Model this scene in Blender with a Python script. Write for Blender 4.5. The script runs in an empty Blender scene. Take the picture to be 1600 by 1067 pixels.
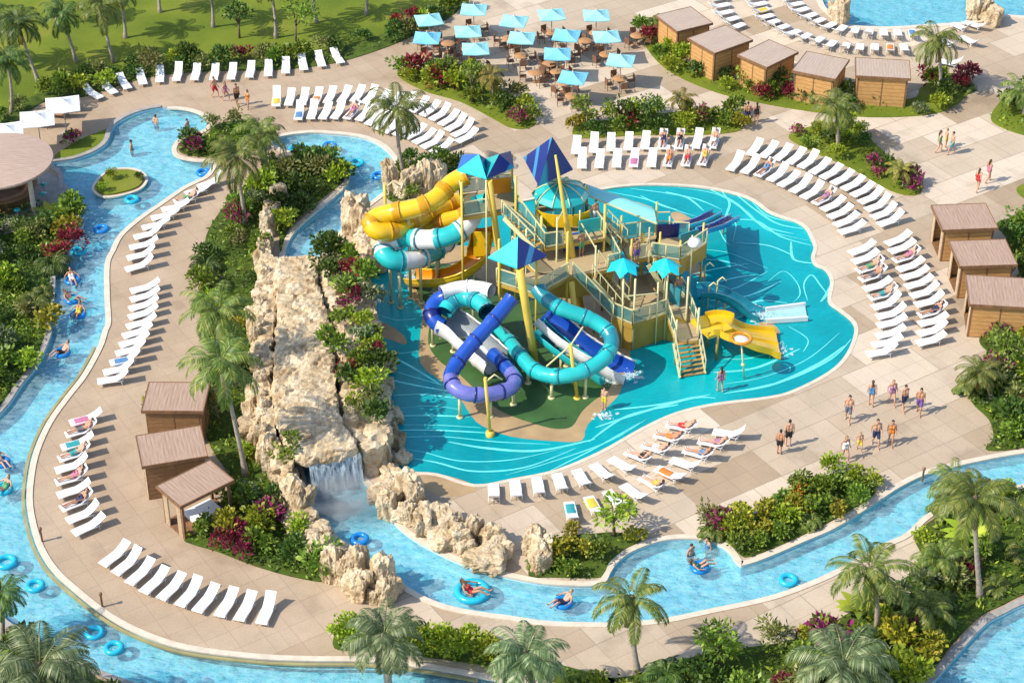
import bpy, bmesh, math, random
from mathutils import Vector, Matrix, Quaternion, noise
R = math.radians
rng = random.Random(7)
scene = bpy.context.scene
COL = scene.collection

# ------------------------------------------------------------------ camera
F, PW, PH = 3200.0, 1600.0, 1067.0
TH = math.atan(2230.0 / F)
DIST = F / 27.0
CAMZ = DIST * math.sin(TH)
CAMY = -DIST * math.cos(TH)
cam = bpy.data.cameras.new("camera")
cam.sensor_width = 36.0
cam.lens = 36.0 * F / PW
cam.clip_end = 3000
camo = bpy.data.objects.new("camera", cam)
COL.objects.link(camo)
camo.location = (0, CAMY, CAMZ)
camo.rotation_euler = (math.pi / 2 - TH, 0, 0)
scene.camera = camo

def P(px, py, z=0.0):
    """ground (or height z) point seen at a place of the photograph"""
    u, v = (px - PW / 2) / F, (PH / 2 - py) / F
    dy, dz = math.cos(TH) + v * math.sin(TH), -math.sin(TH) + v * math.cos(TH)
    t = (z - CAMZ) / dz
    return Vector((t * u, CAMY + t * dy, z))

def PP(pts, z=0.0):
    return [P(x, y, z) for x, y in pts]

def height_above(base, px, py):
    """height of the point seen at px,py that stands in the same depth as base"""
    v = (PH / 2 - py) / F
    dy, dz = math.cos(TH) + v * math.sin(TH), -math.sin(TH) + v * math.cos(TH)
    t = (base.y - CAMY) / dy
    u = (px - PW / 2) / F
    return Vector((t * u, base.y, CAMZ + t * dz))

# ------------------------------------------------------------------ helpers
def smooth(pts, n=6, closed=False):
    pts = [Vector(p) for p in pts]
    out, m = [], len(pts)
    rngk = range(m if closed else m - 1)
    for i in rngk:
        if closed:
            a, b, c, d = pts[i - 1], pts[i], pts[(i + 1) % m], pts[(i + 2) % m]
        else:
            a, b, c, d = pts[max(i - 1, 0)], pts[i], pts[i + 1], pts[min(i + 2, m - 1)]
        for k in range(n):
            t = k / n
            out.append(0.5 * ((2 * b) + (c - a) * t + (2 * a - 5 * b + 4 * c - d) * t * t + (3 * b - a - 3 * c + d) * t ** 3))
    if not closed:
        out.append(pts[-1])
    return out

def inside(p, poly):
    x, y, c = p[0], p[1], False
    j = len(poly) - 1
    for i in range(len(poly)):
        a, b = poly[i], poly[j]
        if (a[1] > y) != (b[1] > y) and x < (b[0] - a[0]) * (y - a[1]) / (b[1] - a[1]) + a[0]:
            c = not c
        j = i
    return c

def area2(poly):
    return sum(poly[i - 1][0] * poly[i][1] - poly[i][0] * poly[i - 1][1] for i in range(len(poly)))

class MB:
    def __init__(self):
        self.v, self.f, self.m, self.s = [], [], [], []
    def add(self, vs, fs, mi=0, sm=False):
        o = len(self.v)
        self.v += [tuple(p) for p in vs]
        for f in fs:
            self.f.append(tuple(o + i for i in f)); self.m.append(mi); self.s.append(sm)
    def box(self, c, s, rz=0.0, mi=0, M=None):
        x, y, z = s[0] / 2, s[1] / 2, s[2] / 2
        vs = [Vector((a, b, d)) for a in (-x, x) for b in (-y, y) for d in (-z, z)]
        if M is None:
            M = Matrix.Rotation(rz, 3, 'Z')
        vs = [M @ p + Vector(c) for p in vs]
        self.add(vs, [(0, 1, 3, 2), (4, 6, 7, 5), (0, 4, 5, 1), (2, 3, 7, 6), (0, 2, 6, 4), (1, 5, 7, 3)], mi)
    def beam(self, a, b, w, h, mi=0):
        a, b = Vector(a), Vector(b)
        d = b - a
        if d.length < 1e-6: return
        q = d.to_track_quat('X', 'Z').to_matrix()
        self.box((a + b) / 2, (d.length, w, h), M=q, mi=mi)
    def prism(self, poly, z0, z1, mi=0, side=None, bottom=True):
        n = len(poly)
        if area2(poly) < 0: poly = poly[::-1]
        lo = [(p[0], p[1], z0) for p in poly]; hi = [(p[0], p[1], z1) for p in poly]
        o = len(self.v)
        self.add(lo + hi, [], 0)
        self.f.append(tuple(o + n + i for i in range(n))); self.m.append(mi); self.s.append(False)
        if bottom:
            self.f.append(tuple(o + n - 1 - i for i in range(n))); self.m.append(mi); self.s.append(False)
        for i in range(n):
            j = (i + 1) % n
            self.f.append((o + i, o + j, o + n + j, o + n + i)); self.m.append(mi if side is None else side); self.s.append(False)
    def tube(self, path, r, n=8, mi=0, cap=True, rad=None, band=None):
        path = [Vector(p) for p in path]
        o = len(self.v); L = len(path)
        up = Vector((0, 0, 1))
        for i, p in enumerate(path):
            t = (path[min(i + 1, L - 1)] - path[max(i - 1, 0)]).normalized()
            a = t.cross(up)
            if a.length < 1e-3: a = t.cross(Vector((0, 1, 0)))
            a.normalize(); b = a.cross(t).normalized()
            rr = rad[i] if rad else r
            for k in range(n):
                an = 2 * math.pi * k / n
                self.v.append(tuple(p + a * (math.cos(an) * rr) + b * (math.sin(an) * rr)))
        for i in range(L - 1):
            for k in range(n):
                kk = (k + 1) % n
                self.f.append((o + i * n + k, o + i * n + kk, o + (i + 1) * n + kk, o + (i + 1) * n + k))
                self.m.append(band(i) if band else mi); self.s.append(True)
        if cap:
            self.f.append(tuple(o + k for k in range(n))[::-1]); self.m.append(band(0) if band else mi); self.s.append(False)
            self.f.append(tuple(o + (L - 1) * n + k for k in range(n))); self.m.append(band(L - 2) if band else mi); self.s.append(False)
    def lathe(self, c, prof, n=16, mi=0, sm=True):
        c = Vector(c); o = len(self.v)
        for r, z in prof:
            for k in range(n):
                an = 2 * math.pi * k / n
                self.v.append((c.x + r * math.cos(an), c.y + r * math.sin(an), c.z + z))
        for i in range(len(prof) - 1):
            for k in range(n):
                kk = (k + 1) % n
                self.f.append((o + i * n + k, o + i * n + kk, o + (i + 1) * n + kk, o + (i + 1) * n + k)); self.m.append(mi); self.s.append(sm)
    def build(self, name, mats, parent=None, link=True):
        me = bpy.data.meshes.new(name)
        me.from_pydata(self.v, [], self.f)
        for m in (mats if isinstance(mats, (list, tuple)) else [mats]):
            me.materials.append(m)
        me.polygons.foreach_set("material_index", self.m)
        me.polygons.foreach_set("use_smooth", self.s)
        me.update()
        ob = bpy.data.objects.new(name, me)
        if link: COL.objects.link(ob)
        if parent is not None: ob.parent = parent
        return ob

def tag(o, label=None, cat=None, group=None, kind=None):
    if label: o["label"] = label
    if cat: o["category"] = cat
    if group: o["group"] = group
    if kind: o["kind"] = kind
    return o

def thing(name, label, cat, loc=(0, 0, 0), rz=0.0, group=None, scale=1.0):
    o = bpy.data.objects.new(name, None)
    COL.objects.link(o)
    o.location = loc; o.rotation_euler = (0, 0, rz); o.scale = (scale,) * 3
    o.empty_display_size = 0.2
    return tag(o, label, cat, group)

KIDS = {}
def kids(o):
    if o.name not in KIDS: KIDS[o.name] = [c for c in bpy.data.objects if c.parent is o]
    return KIDS[o.name]
def copy_tree(o, parent=None):
    c = o.copy(); COL.objects.link(c)
    if parent is not None: c.parent = parent
    for ch in kids(o): copy_tree(ch, c)
    return c

def place(proto, state, loc, rz=0.0, label=None, group=None, scale=1.0, cat=None):
    """first use moves the prototype itself, later uses copy it with its parts"""
    if not state.get(proto.name):
        kids_all(proto); state[proto.name] = True; o = proto
    else:
        o = copy_tree(proto)
    o.location = loc; o.rotation_euler = (0, 0, rz)
    o.scale = (scale,) * 3 if not isinstance(scale, (tuple, list)) else scale
    if label: o["label"] = label
    if group: o["group"] = group
    if cat: o["category"] = cat
    return o
def kids_all(o):
    for c in kids(o): kids_all(c)
USED = {}

ORD = "first second third fourth fifth sixth seventh eighth ninth tenth eleventh twelfth thirteenth fourteenth fifteenth sixteenth seventeenth eighteenth nineteenth twentieth".split()
def ordinal(i, n, near, far):
    """counting words from the nearer end of a row"""
    if i == 0: return "end one", near
    if i == n - 1: return "end one", far
    if i < n / 2: return ORD[i], near
    return ORD[n - 1 - i], far

# ------------------------------------------------------------------ materials
class NT:
    def __init__(self, name):
        self.m = bpy.data.materials.new(name); self.m.use_nodes = True
        self.t = self.m.node_tree; self.t.nodes.clear()
        self.out = self.t.nodes.new("ShaderNodeOutputMaterial")
    def n(self, typ, **kw):
        nd = self.t.nodes.new("ShaderNode" + typ)
        for k, v in kw.items():
            if k in nd.inputs.keys():
                self.set(nd, k, v)
            else:
                setattr(nd, k, v)
        return nd
    def set(self, nd, k, v):
        i = nd.inputs[k]
        if isinstance(v, bpy.types.NodeSocket): self.t.links.new(v, i)
        else: i.default_value = v
    def link(self, a, b): self.t.links.new(a, b)
    def coords(self, scale=1.0, rz=0.0, obj=True):
        tc = self.n("TexCoord"); mp = self.n("Mapping")
        self.link(tc.outputs["Object" if obj else "Generated"], mp.inputs["Vector"])
        mp.inputs["Scale"].default_value = (scale,) * 3 if not isinstance(scale, (tuple, list)) else scale
        mp.inputs["Rotation"].default_value = (0, 0, rz)
        return mp.outputs[0]
    def world(self, scale=1.0, rz=0.0):
        g = self.n("NewGeometry"); mp = self.n("Mapping")
        self.link(g.outputs["Position"], mp.inputs["Vector"])
        mp.inputs["Scale"].default_value = (scale,) * 3 if not isinstance(scale, (tuple, list)) else scale
        mp.inputs["Rotation"].default_value = (0, 0, rz)
        return mp.outputs[0]
    def noise(self, vec, scale, detail=4, rough=0.55):
        nd = self.n("TexNoise"); self.link(vec, nd.inputs["Vector"])
        nd.inputs["Scale"].default_value = scale; nd.inputs["Detail"].default_value = detail; nd.inputs["Roughness"].default_value = rough
        return nd.outputs["Fac"]
    def ramp(self, fac, stops):
        nd = self.n("ValToRGB"); self.link(fac, nd.inputs["Fac"])
        e = nd.color_ramp.elements
        while len(e) < len(stops): e.new(0.5)
        for el, (p, c) in zip(e, stops):
            el.position = p; el.color = (*c, 1) if len(c) == 3 else c
        return nd.outputs["Color"]
    def mix(self, fac, a, b, blend='MIX'):
        nd = self.n("MixRGB", blend_type=blend)
        for k, v in (("Fac", fac), ("Color1", a), ("Color2", b)):
            if isinstance(v, bpy.types.NodeSocket): self.link(v, nd.inputs[k])
            else: nd.inputs[k].default_value = v if k == "Fac" else (*v, 1)
        return nd.outputs["Color"]
    def math(self, op, a, b=0.0):
        nd = self.n("Math", operation=op)
        for i, v in enumerate((a, b)):
            if isinstance(v, bpy.types.NodeSocket): self.link(v, nd.inputs[i])
            else: nd.inputs[i].default_value = v
        return nd.outputs[0]
    def principled(self, col, rough=0.7, bump=None, bstr=0.3, bdist=0.05, spec=0.5, **kw):
        b = self.n("BsdfPrincipled")
        if isinstance(col, bpy.types.NodeSocket): self.link(col, b.inputs["Base Color"])
        else: b.inputs["Base Color"].default_value = (*col, 1)
        if isinstance(rough, bpy.types.NodeSocket): self.link(rough, b.inputs["Roughness"])
        else: b.inputs["Roughness"].default_value = rough
        b.inputs["Specular IOR Level"].default_value = spec
        for k, v in kw.items(): b.inputs[k.replace("_", " ")].default_value = v
        if bump is not None:
            bp = self.n("Bump"); bp.inputs["Strength"].default_value = bstr; bp.inputs["Distance"].default_value = bdist
            self.link(bump, bp.inputs["Height"]); self.link(bp.outputs[0], b.inputs["Normal"])
        self.link(b.outputs[0], self.out.inputs["Surface"])
        return b

def plain(name, col, rough=0.5, var=0.12, scale=3.0, spec=0.5, **kw):
    t = NT(name); f = t.noise(t.coords(), scale)
    c = t.ramp(f, [(0.3, tuple(x * (1 - var) for x in col)), (0.7, tuple(min(1, x * (1 + var)) for x in col))])
    t.principled(c, rough, spec=spec, **kw)
    return t.m

def leafmat(name, a, b, c=None, trans=0.25):
    t = NT(name)
    g = t.n("NewGeometry"); oi = t.n("ObjectInfo")
    stops = [(0.0, a), (0.75, b)] + ([(1.0, c)] if c else [])
    col = t.ramp(g.outputs["Random Per Island"], stops)
    hs = t.n("HueSaturation"); t.link(col, hs.inputs["Color"])
    t.link(t.math('ADD', t.math('MULTIPLY', oi.outputs["Random"], 0.5), 0.95), hs.inputs["Value"])
    t.link(t.math('ADD', t.math('MULTIPLY', oi.outputs["Random"], 0.035), 0.472), hs.inputs["Hue"])
    b1 = t.n("BsdfPrincipled"); t.link(hs.outputs[0], b1.inputs["Base Color"])
    b1.inputs["Roughness"].default_value = 0.45; b1.inputs["Specular IOR Level"].default_value = 0.35
    tr = t.n("BsdfTranslucent"); t.link(hs.outputs[0], tr.inputs["Color"])
    mx = t.n("MixShader"); mx.inputs[0].default_value = trans
    t.link(b1.outputs[0], mx.inputs[1]); t.link(tr.outputs[0], mx.inputs[2]); t.link(mx.outputs[0], t.out.inputs["Surface"])
    return t.m

def pos(i, n, near, far):
    o_, e = ordinal(i, n, near, far)
    return f"{o_} from {e}" if o_ != "end one" else f"end one by {e}"
M = {}
# deck: tan concrete; on the plaza large pavers of two tones, along the river plain brushed concrete
def deck_mat():
    t = NT("deck_concrete")
    w = t.world(1.0)
    wr = t.world(1.0, R(-33))
    br = t.n("TexBrick"); t.link(wr, br.inputs["Vector"])
    br.offset = 0.37; br.inputs["Scale"].default_value = 1.0
    br.inputs["Brick Width"].default_value = 5.2; br.inputs["Row Height"].default_value = 2.6
    br.inputs["Mortar Size"].default_value = 0.03
    br.inputs["Color1"].default_value = (0.43, 0.325, 0.215, 1); br.inputs["Color2"].default_value = (0.73, 0.615, 0.48, 1)
    br.inputs["Mortar"].default_value = (0.46, 0.37, 0.27, 1)
    tile = t.n("TexBrick"); t.link(wr, tile.inputs["Vector"])
    tile.inputs["Scale"].default_value = 1.0; tile.inputs["Brick Width"].default_value = 1.3; tile.inputs["Row Height"].default_value = 1.3; tile.offset = 0.0
    tile.inputs["Mortar Size"].default_value = 0.022
    tile.inputs["Color1"].default_value = (1, 1, 1, 1); tile.inputs["Color2"].default_value = (0.90, 0.90, 0.90, 1); tile.inputs["Mortar"].default_value = (0.62, 0.59, 0.56, 1)
    plaza = t.mix(0.5, br.outputs["Color"], tile.outputs["Color"], 'MULTIPLY')
    fine = t.noise(w, 0.5, 6, 0.6)
    path = t.ramp(t.noise(w, 0.22, 5), [(0.3, (0.45, 0.335, 0.225)), (0.7, (0.54, 0.415, 0.295))])
    sp = t.n("SeparateXYZ"); g = t.n("NewGeometry"); t.link(g.outputs["Position"], sp.inputs[0])
    wob = t.math('MULTIPLY', t.noise(w, 0.08), 14.0)
    mr = t.n("MapRange"); t.link(t.math('ADD', sp.outputs["X"], wob), mr.inputs["Value"])
    mr.inputs["From Min"].default_value = -7; mr.inputs["From Max"].default_value = 7
    path = t.mix(0.45, path, tile.outputs["Color"], 'MULTIPLY')
    c = t.mix(mr.outputs[0], path, plaza)
    c = t.mix(0.55, c, t.ramp(fine, [(0.25, (0.72, 0.70, 0.68)), (0.75, (1.0, 1.0, 1.0))]), 'MULTIPLY')
    speck = t.noise(w, 9.0, 3)
    c = t.mix(0.35, c, t.ramp(speck, [(0.35, (0.75, 0.73, 0.7)), (0.62, (1, 1, 1))]), 'MULTIPLY')
    # faint damp stains
    st = t.ramp(t.noise(w, 0.35, 3), [(0.57, (1, 1, 1)), (0.68, (0.74, 0.72, 0.70))])
    c = t.mix(0.6, c, st, 'MULTIPLY')
    t.principled(c, 0.75, bump=speck, bstr=0.15, bdist=0.01, spec=0.3)
    return t.m
M['deck'] = deck_mat()
M['coping'] = plain("coping_stone", (0.66, 0.57, 0.45), 0.6, 0.12, 2.0)
M['coping_grey'] = plain("coping_grey_stone", (0.36, 0.33, 0.30), 0.6, 0.2, 2.0)
M['drain'] = plain("drain_strip", (0.33, 0.29, 0.13), 0.7, 0.2, 1.0)

def grass_mat():
    t = NT("lawn_grass"); w = t.world(1.0)
    c = t.ramp(t.noise(w, 0.18, 5), [(0.3, (0.11, 0.165, 0.016)), (0.55, (0.19, 0.235, 0.022)), (0.75, (0.28, 0.27, 0.05))])
    f = t.noise(w, 14.0, 4, 0.7)
    c = t.mix(0.7, c, t.ramp(f, [(0.3, (0.5, 0.55, 0.4)), (0.7, (1.1, 1.1, 1.0))]), 'MULTIPLY')
    t.principled(c, 0.85, bump=f, bstr=0.6, bdist=0.06, spec=0.2)
    return t.m
M['grass'] = grass_mat()
def bed_mat():
    t = NT("planting_bed"); w = t.world(1.0)
    c = t.ramp(t.noise(w, 0.9, 5), [(0.35, (0.055, 0.085, 0.015)), (0.55, (0.10, 0.16, 0.02)), (0.75, (0.09, 0.06, 0.03))])
    f = t.noise(w, 11.0, 4, 0.7)
    c = t.mix(0.7, c, t.ramp(f, [(0.3, (0.5, 0.5, 0.45)), (0.7, (1.1, 1.1, 1.0))]), 'MULTIPLY')
    t.principled(c, 0.9, bump=f, bstr=0.8, bdist=0.08, spec=0.2)
    return t.m
M['bed'] = bed_mat()

def water_mat(name, tint, foam=0.25, foamcol=(0.60, 0.90, 0.96), bs=0.35):
    t = NT(name); w = t.world(1.0)
    n1 = t.noise(w, 0.9, 3); n2 = t.noise(t.world((1.0, 2.2, 1.0), R(25)), 3.2, 3)
    wv = t.n("TexVoronoi", feature='SMOOTH_F1'); t.link(w, wv.inputs["Vector"]); wv.inputs["Scale"].default_value = 1.7
    h = t.math('ADD', t.math('MULTIPLY', n1, 0.7), t.math('ADD', t.math('MULTIPLY', n2, 0.55), t.math('MULTIPLY', wv.outputs["Distance"], 0.35)))
    bp = t.n("Bump"); bp.inputs["Strength"].default_value = bs; bp.inputs["Distance"].default_value = 0.10
    t.link(h, bp.inputs["Height"])
    fr = t.n("Fresnel"); fr.inputs["IOR"].default_value = 1.33; t.link(bp.outputs[0], fr.inputs["Normal"])
    tr = t.n("BsdfTransparent"); tr.inputs["Color"].default_value = (*tint, 1)
    df = t.n("BsdfDiffuse"); df.inputs["Color"].default_value = (*foamcol, 1); t.link(bp.outputs[0], df.inputs["Normal"])
    fo = t.ramp(t.noise(t.world((1.0, 1.9, 1.0), R(15)), 1.7, 7, 0.72), [(0.34, (foam * 0.25,) * 3), (0.75, (foam * 1.9,) * 3)])
    m1 = t.n("MixShader"); t.link(fo, m1.inputs[0]); t.link(tr.outputs[0], m1.inputs[1]); t.link(df.outputs[0], m1.inputs[2])
    gl = t.n("BsdfGlossy"); gl.inputs["Roughness"].default_value = 0.12; t.link(bp.outputs[0], gl.inputs["Normal"])
    m2 = t.n("MixShader"); t.link(fr.outputs[0], m2.inputs[0]); t.link(m1.outputs[0], m2.inputs[1]); t.link(gl.outputs[0], m2.inputs[2])
    t.link(m2.outputs[0], t.out.inputs["Surface"])
    return t.m
M['water'] = water_mat("river_water", (0.51, 0.915, 0.99), 0.22)
M['water_far'] = water_mat("far_pool_water", (0.45, 0.88, 0.96), 0.16)
def floor_tiles():
    t = NT("pool_floor_mosaic_caustic"); w = t.world(1.0)
    v = t.n("TexVoronoi"); t.link(w, v.inputs["Vector"]); v.inputs["Scale"].default_value = 5.0
    c = t.ramp(t.noise(w, 0.45, 6, 0.62), [(0.30, (0.42, 0.72, 0.86)), (0.5, (0.60, 0.84, 0.93)), (0.72, (0.78, 0.93, 0.97))])
    c = t.mix(0.16, c, v.outputs["Color"], 'MULTIPLY')  # mosaic cells that also paint a caustic-like light pattern into the colour
    t.principled(c, 0.6)
    return t.m
M['tiles'] = floor_tiles()
def splash_floor():
    t = NT("splash_pool_floor"); w = t.world(1.0)
    c = t.ramp(t.noise(w, 0.12, 5), [(0.3, (0.0, 0.24, 0.285)), (0.55, (0.0, 0.36, 0.40)), (0.75, (0.003, 0.46, 0.49))])
    rip = t.noise(t.world((1.0, 2.6, 1.0), R(12)), 2.2, 4)
    c = t.mix(0.35, c, t.ramp(rip, [(0.38, (0.75, 0.78, 0.8)), (0.62, (1.15, 1.1, 1.1))]), 'MULTIPLY')
    t.principled(c, 0.22, bump=rip, bstr=0.3, bdist=0.06, spec=0.4)
    return t.m
M['splash'] = splash_floor()
M['line'] = plain("pool_floor_line", (0.15, 0.76, 0.77), 0.3, 0.25, 0.6)
M['sand'] = plain("island_tan_floor", (0.42, 0.29, 0.15), 0.5, 0.2, 0.7)
M['island_green'] = plain("island_green_floor", (0.045, 0.115, 0.03), 0.5, 0.3, 0.5)

def rock_mat():
    t = NT("limestone_rock"); w = t.world(1.0); oi = t.n("ObjectInfo")
    a = t.noise(w, 0.9, 8, 0.62); b = t.noise(w, 4.0, 6, 0.7)
    c = t.ramp(a, [(0.28, (0.30, 0.19, 0.095)), (0.42, (0.54, 0.405, 0.24)), (0.6, (0.70, 0.575, 0.395)), (0.8, (0.61, 0.53, 0.42))])
    c = t.mix(0.75, c, t.ramp(b, [(0.32, (0.42, 0.38, 0.34)), (0.55, (1, 1, 1))]), 'MULTIPLY')
    h = t.n("HueSaturation"); t.link(c, h.inputs["Color"]); t.link(t.math('ADD', t.math('MULTIPLY', oi.outputs["Random"], 0.35), 0.85), h.inputs["Value"])
    t.principled(h.outputs[0], 0.85, bump=t.math('ADD', a, t.math('MULTIPLY', b, 0.5)), bstr=0.9, bdist=0.25, spec=0.25)
    return t.m
M['rock'] = rock_mat()

M['white'] = plain("white_sling", (0.80, 0.80, 0.80), 0.55, 0.05, 3.0)
M['white_frame'] = plain("white_tube", (0.75, 0.75, 0.75), 0.4, 0.05, 3.0)
def wood(name, a, b, scale=6.0, rz=0.0, rough=0.7):
    t = NT(name); v = t.coords((1.0, 1.0, 1.0))
    br = t.n("TexWave", wave_type='BANDS', bands_direction='Y'); t.link(v, br.inputs["Vector"])
    br.inputs["Scale"].default_value = scale; br.inputs["Distortion"].default_value = 0.6; br.inputs["Detail"].default_value = 2
    nz = t.noise(t.coords((1.0, 9.0, 3.0)), 1.5, 5)
    c = t.ramp(nz, [(0.3, a), (0.7, b)])
    c = t.mix(0.28, c, t.ramp(br.outputs["Fac"], [(0.0, (0.45, 0.42, 0.4)), (0.18, (1, 1, 1))]), 'MULTIPLY')
    t.principled(c, rough, bump=br.outputs["Fac"], bstr=0.2, bdist=0.02, spec=0.3)
    return t.m
M['roof_wood'] = wood("weathered_roof_boards", (0.34, 0.225, 0.16), (0.47, 0.33, 0.25), 1.6)
M['roof_far'] = wood("pale_roof_boards", (0.40, 0.305, 0.235), (0.50, 0.40, 0.32), 1.6)
def wallwood(name, a, b):
    t = NT(name); v = t.coords()
    br = t.n("TexWave", wave_type='BANDS', bands_direction='Z'); t.link(v, br.inputs["Vector"]); br.inputs["Scale"].default_value = 1.1
    nz = t.noise(t.coords((2.0, 2.0, 9.0)), 1.2, 5)
    c = t.ramp(nz, [(0.3, a), (0.7, b)])
    c = t.mix(0.45, c, t.ramp(br.outputs["Fac"], [(0.0, (0.4, 0.36, 0.32)), (0.2, (1, 1, 1))]), 'MULTIPLY')
    t.principled(c, 0.65, spec=0.3)
    return t.m
M['wall_wood'] = wallwood("cedar_wall_boards", (0.48, 0.25, 0.085), (0.62, 0.36, 0.14))
M['wall_dark'] = wallwood("brown_wall_boards", (0.22, 0.115, 0.05), (0.33, 0.18, 0.085))
M['post_wood'] = plain("brown_post_wood", (0.22, 0.11, 0.05), 0.6, 0.25, 4.0)
M['curtain'] = plain("cabana_curtain", (0.50, 0.38, 0.25), 0.8, 0.15, 4.0)
M['teal_cloth'] = plain("teal_umbrella_cloth", (0.28, 0.64, 0.67), 0.8, 0.10, 1.5)
M['blue_cloth'] = plain("sky_blue_umbrella_cloth", (0.18, 0.54, 0.70), 0.8, 0.10, 1.5)
M['white_cloth'] = plain("white_umbrella_cloth", (0.82, 0.82, 0.80), 0.8, 0.04, 1.5)
M['pole'] = plain("umbrella_pole", (0.45, 0.42, 0.38), 0.4, 0.1)
M['chair_brown'] = plain("brown_chair_wicker", (0.20, 0.10, 0.055), 0.6, 0.25, 8.0)
M['table_wood'] = plain("orange_brown_table", (0.46, 0.24, 0.10), 0.5, 0.2, 4.0)
M['trunk'] = plain("palm_trunk_bark", (0.34, 0.29, 0.23), 0.85, 0.3, 5.0)
M['bark'] = plain("grey_brown_bark", (0.16, 0.115, 0.075), 0.85, 0.3, 6.0)
# play structure paints
M['yellow'] = plain("yellow_gelcoat", (0.80, 0.49, 0.012), 0.25, 0.08, 1.2, Coat_Weight=0.4)
M['orange'] = plain("orange_panel", (0.72, 0.26, 0.01), 0.3, 0.08, 1.2)
M['teal'] = plain("teal_gelcoat", (0.02, 0.46, 0.46), 0.22, 0.08, 1.2, Coat_Weight=0.4)
M['teal_deep'] = plain("deep_teal_gelcoat", (0.02, 0.24, 0.30), 0.25, 0.1, 1.2, Coat_Weight=0.4)
M['gel_white'] = plain("white_gelcoat", (0.78, 0.76, 0.74), 0.25, 0.05, 1.2, Coat_Weight=0.4)
M['blue'] = plain("blue_gelcoat", (0.012, 0.075, 0.42), 0.22, 0.1, 1.2, Coat_Weight=0.4)
M['violet'] = plain("violet_gelcoat", (0.16, 0.17, 0.50), 0.2, 0.2, 2.0, Coat_Weight=0.4)
M['navy'] = plain("navy_gelcoat", (0.010, 0.02, 0.16), 0.3, 0.1, 1.2)
M['cyan'] = plain("cyan_panel", (0.01, 0.60, 0.68), 0.4, 0.06, 1.2)
M['blue_panel'] = plain("blue_panel", (0.02, 0.13, 0.52), 0.4, 0.08, 1.2)
M['ochre'] = plain("ochre_wall_paint", (0.46, 0.29, 0.045), 0.6, 0.15, 0.8)
M['post_yellow'] = plain("pale_yellow_post_paint", (0.72, 0.50, 0.075), 0.4, 0.08, 1.0)
M['post_pale'] = plain("pale_post_paint", (0.66, 0.60, 0.32), 0.4, 0.08, 1.0)
M['deck_board'] = wood("platform_boards", (0.40, 0.29, 0.15), (0.52, 0.40, 0.235), 1.4)
M['step'] = plain("brown_step_boards", (0.42, 0.26, 0.09), 0.6, 0.2, 3.0)
M['steel'] = plain("grey_steel", (0.35, 0.35, 0.36), 0.4, 0.1)
def striped(name, a, b, scale, rz, ph=0.0):
    t = NT(name); w = t.n("TexWave", wave_type='BANDS', bands_direction='X')
    t.link(t.world(1.0, rz), w.inputs["Vector"]); w.inputs["Scale"].default_value = scale; w.inputs["Distortion"].default_value = 2.0
    w.inputs["Detail"].default_value = 0; w.inputs["Detail Scale"].default_value = 0.5; w.inputs["Phase Offset"].default_value = ph
    c = t.ramp(w.outputs["Fac"], [(0.80, a), (0.9, b)])
    t.principled(c, 0.45)
    return t.m
M['navy_stripe'] = striped("navy_striped_panel", (0.012, 0.03, 0.20), (0.05, 0.25, 0.48), 0.30, R(20))
M['teal_navy'] = striped("teal_navy_striped_panel", (0.008, 0.03, 0.23), (0.01, 0.36, 0.55), 0.30, R(35), 2.0)
def glassy(name, col, alpha):
    t = NT(name); a = t.n("BsdfPrincipled"); a.inputs["Base Color"].default_value = (*col, 1); a.inputs["Roughness"].default_value = 0.15
    tr = t.n("BsdfTransparent"); tr.inputs["Color"].default_value = (0.8, 0.9, 0.9, 1)
    mx = t.n("MixShader"); mx.inputs[0].default_value = alpha
    t.link(tr.outputs[0], mx.inputs[1]); t.link(a.outputs[0], mx.inputs[2]); t.link(mx.outputs[0], t.out.inputs["Surface"])
    return t.m
M['rail_panel'] = glassy("tinted_rail_panel", (0.10, 0.30, 0.29), 0.6)
M['roof_sheet'] = glassy("pale_teal_roof_sheet", (0.25, 0.64, 0.66), 0.97)
M['ring_blue'] = plain("blue_vinyl", (0.01, 0.22, 0.62), 0.25, 0.08)
M['ring_cyan'] = plain("cyan_vinyl", (0.02, 0.46, 0.66), 0.25, 0.08)
# foliage
M['leaf_dark'] = leafmat("dark_leaf", (0.028, 0.070, 0.014), (0.075, 0.145, 0.024), (0.15, 0.23, 0.045))
M['leaf_mid'] = leafmat("mid_leaf", (0.060, 0.125, 0.014), (0.16, 0.25, 0.028), (0.30, 0.36, 0.06))
M['leaf_lime'] = leafmat("lime_leaf", (0.12, 0.21, 0.014), (0.28, 0.37, 0.028), (0.43, 0.44, 0.05))
M['leaf_yellow'] = leafmat("yellow_leaf", (0.14, 0.17, 0.015), (0.34, 0.33, 0.03), (0.46, 0.38, 0.05))
M['leaf_olive'] = leafmat("olive_leaf", (0.09, 0.12, 0.025), (0.20, 0.22, 0.06), (0.34, 0.32, 0.14))
M['leaf_red'] = leafmat("crimson_leaf", (0.10, 0.012, 0.018), (0.26, 0.022, 0.035), (0.08, 0.10, 0.02))
M['leaf_magenta'] = leafmat("magenta_blossom", (0.22, 0.015, 0.075), (0.38, 0.04, 0.15), (0.06, 0.10, 0.02))
M['leaf_orange'] = leafmat("orange_blossom", (0.45, 0.09, 0.015), (0.55, 0.16, 0.02), (0.10, 0.16, 0.02))
M['leaf_varieg'] = leafmat("variegated_leaf", (0.06, 0.11, 0.03), (0.18, 0.24, 0.10), (0.52, 0.52, 0.36))
M['frond_green'] = leafmat("green_frond", (0.055, 0.105, 0.018), (0.145, 0.20, 0.035), (0.32, 0.31, 0.08), 0.3)
M['frond_blue'] = leafmat("silver_green_frond", (0.055, 0.10, 0.038), (0.15, 0.205, 0.085), (0.33, 0.36, 0.19), 0.3)
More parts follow.
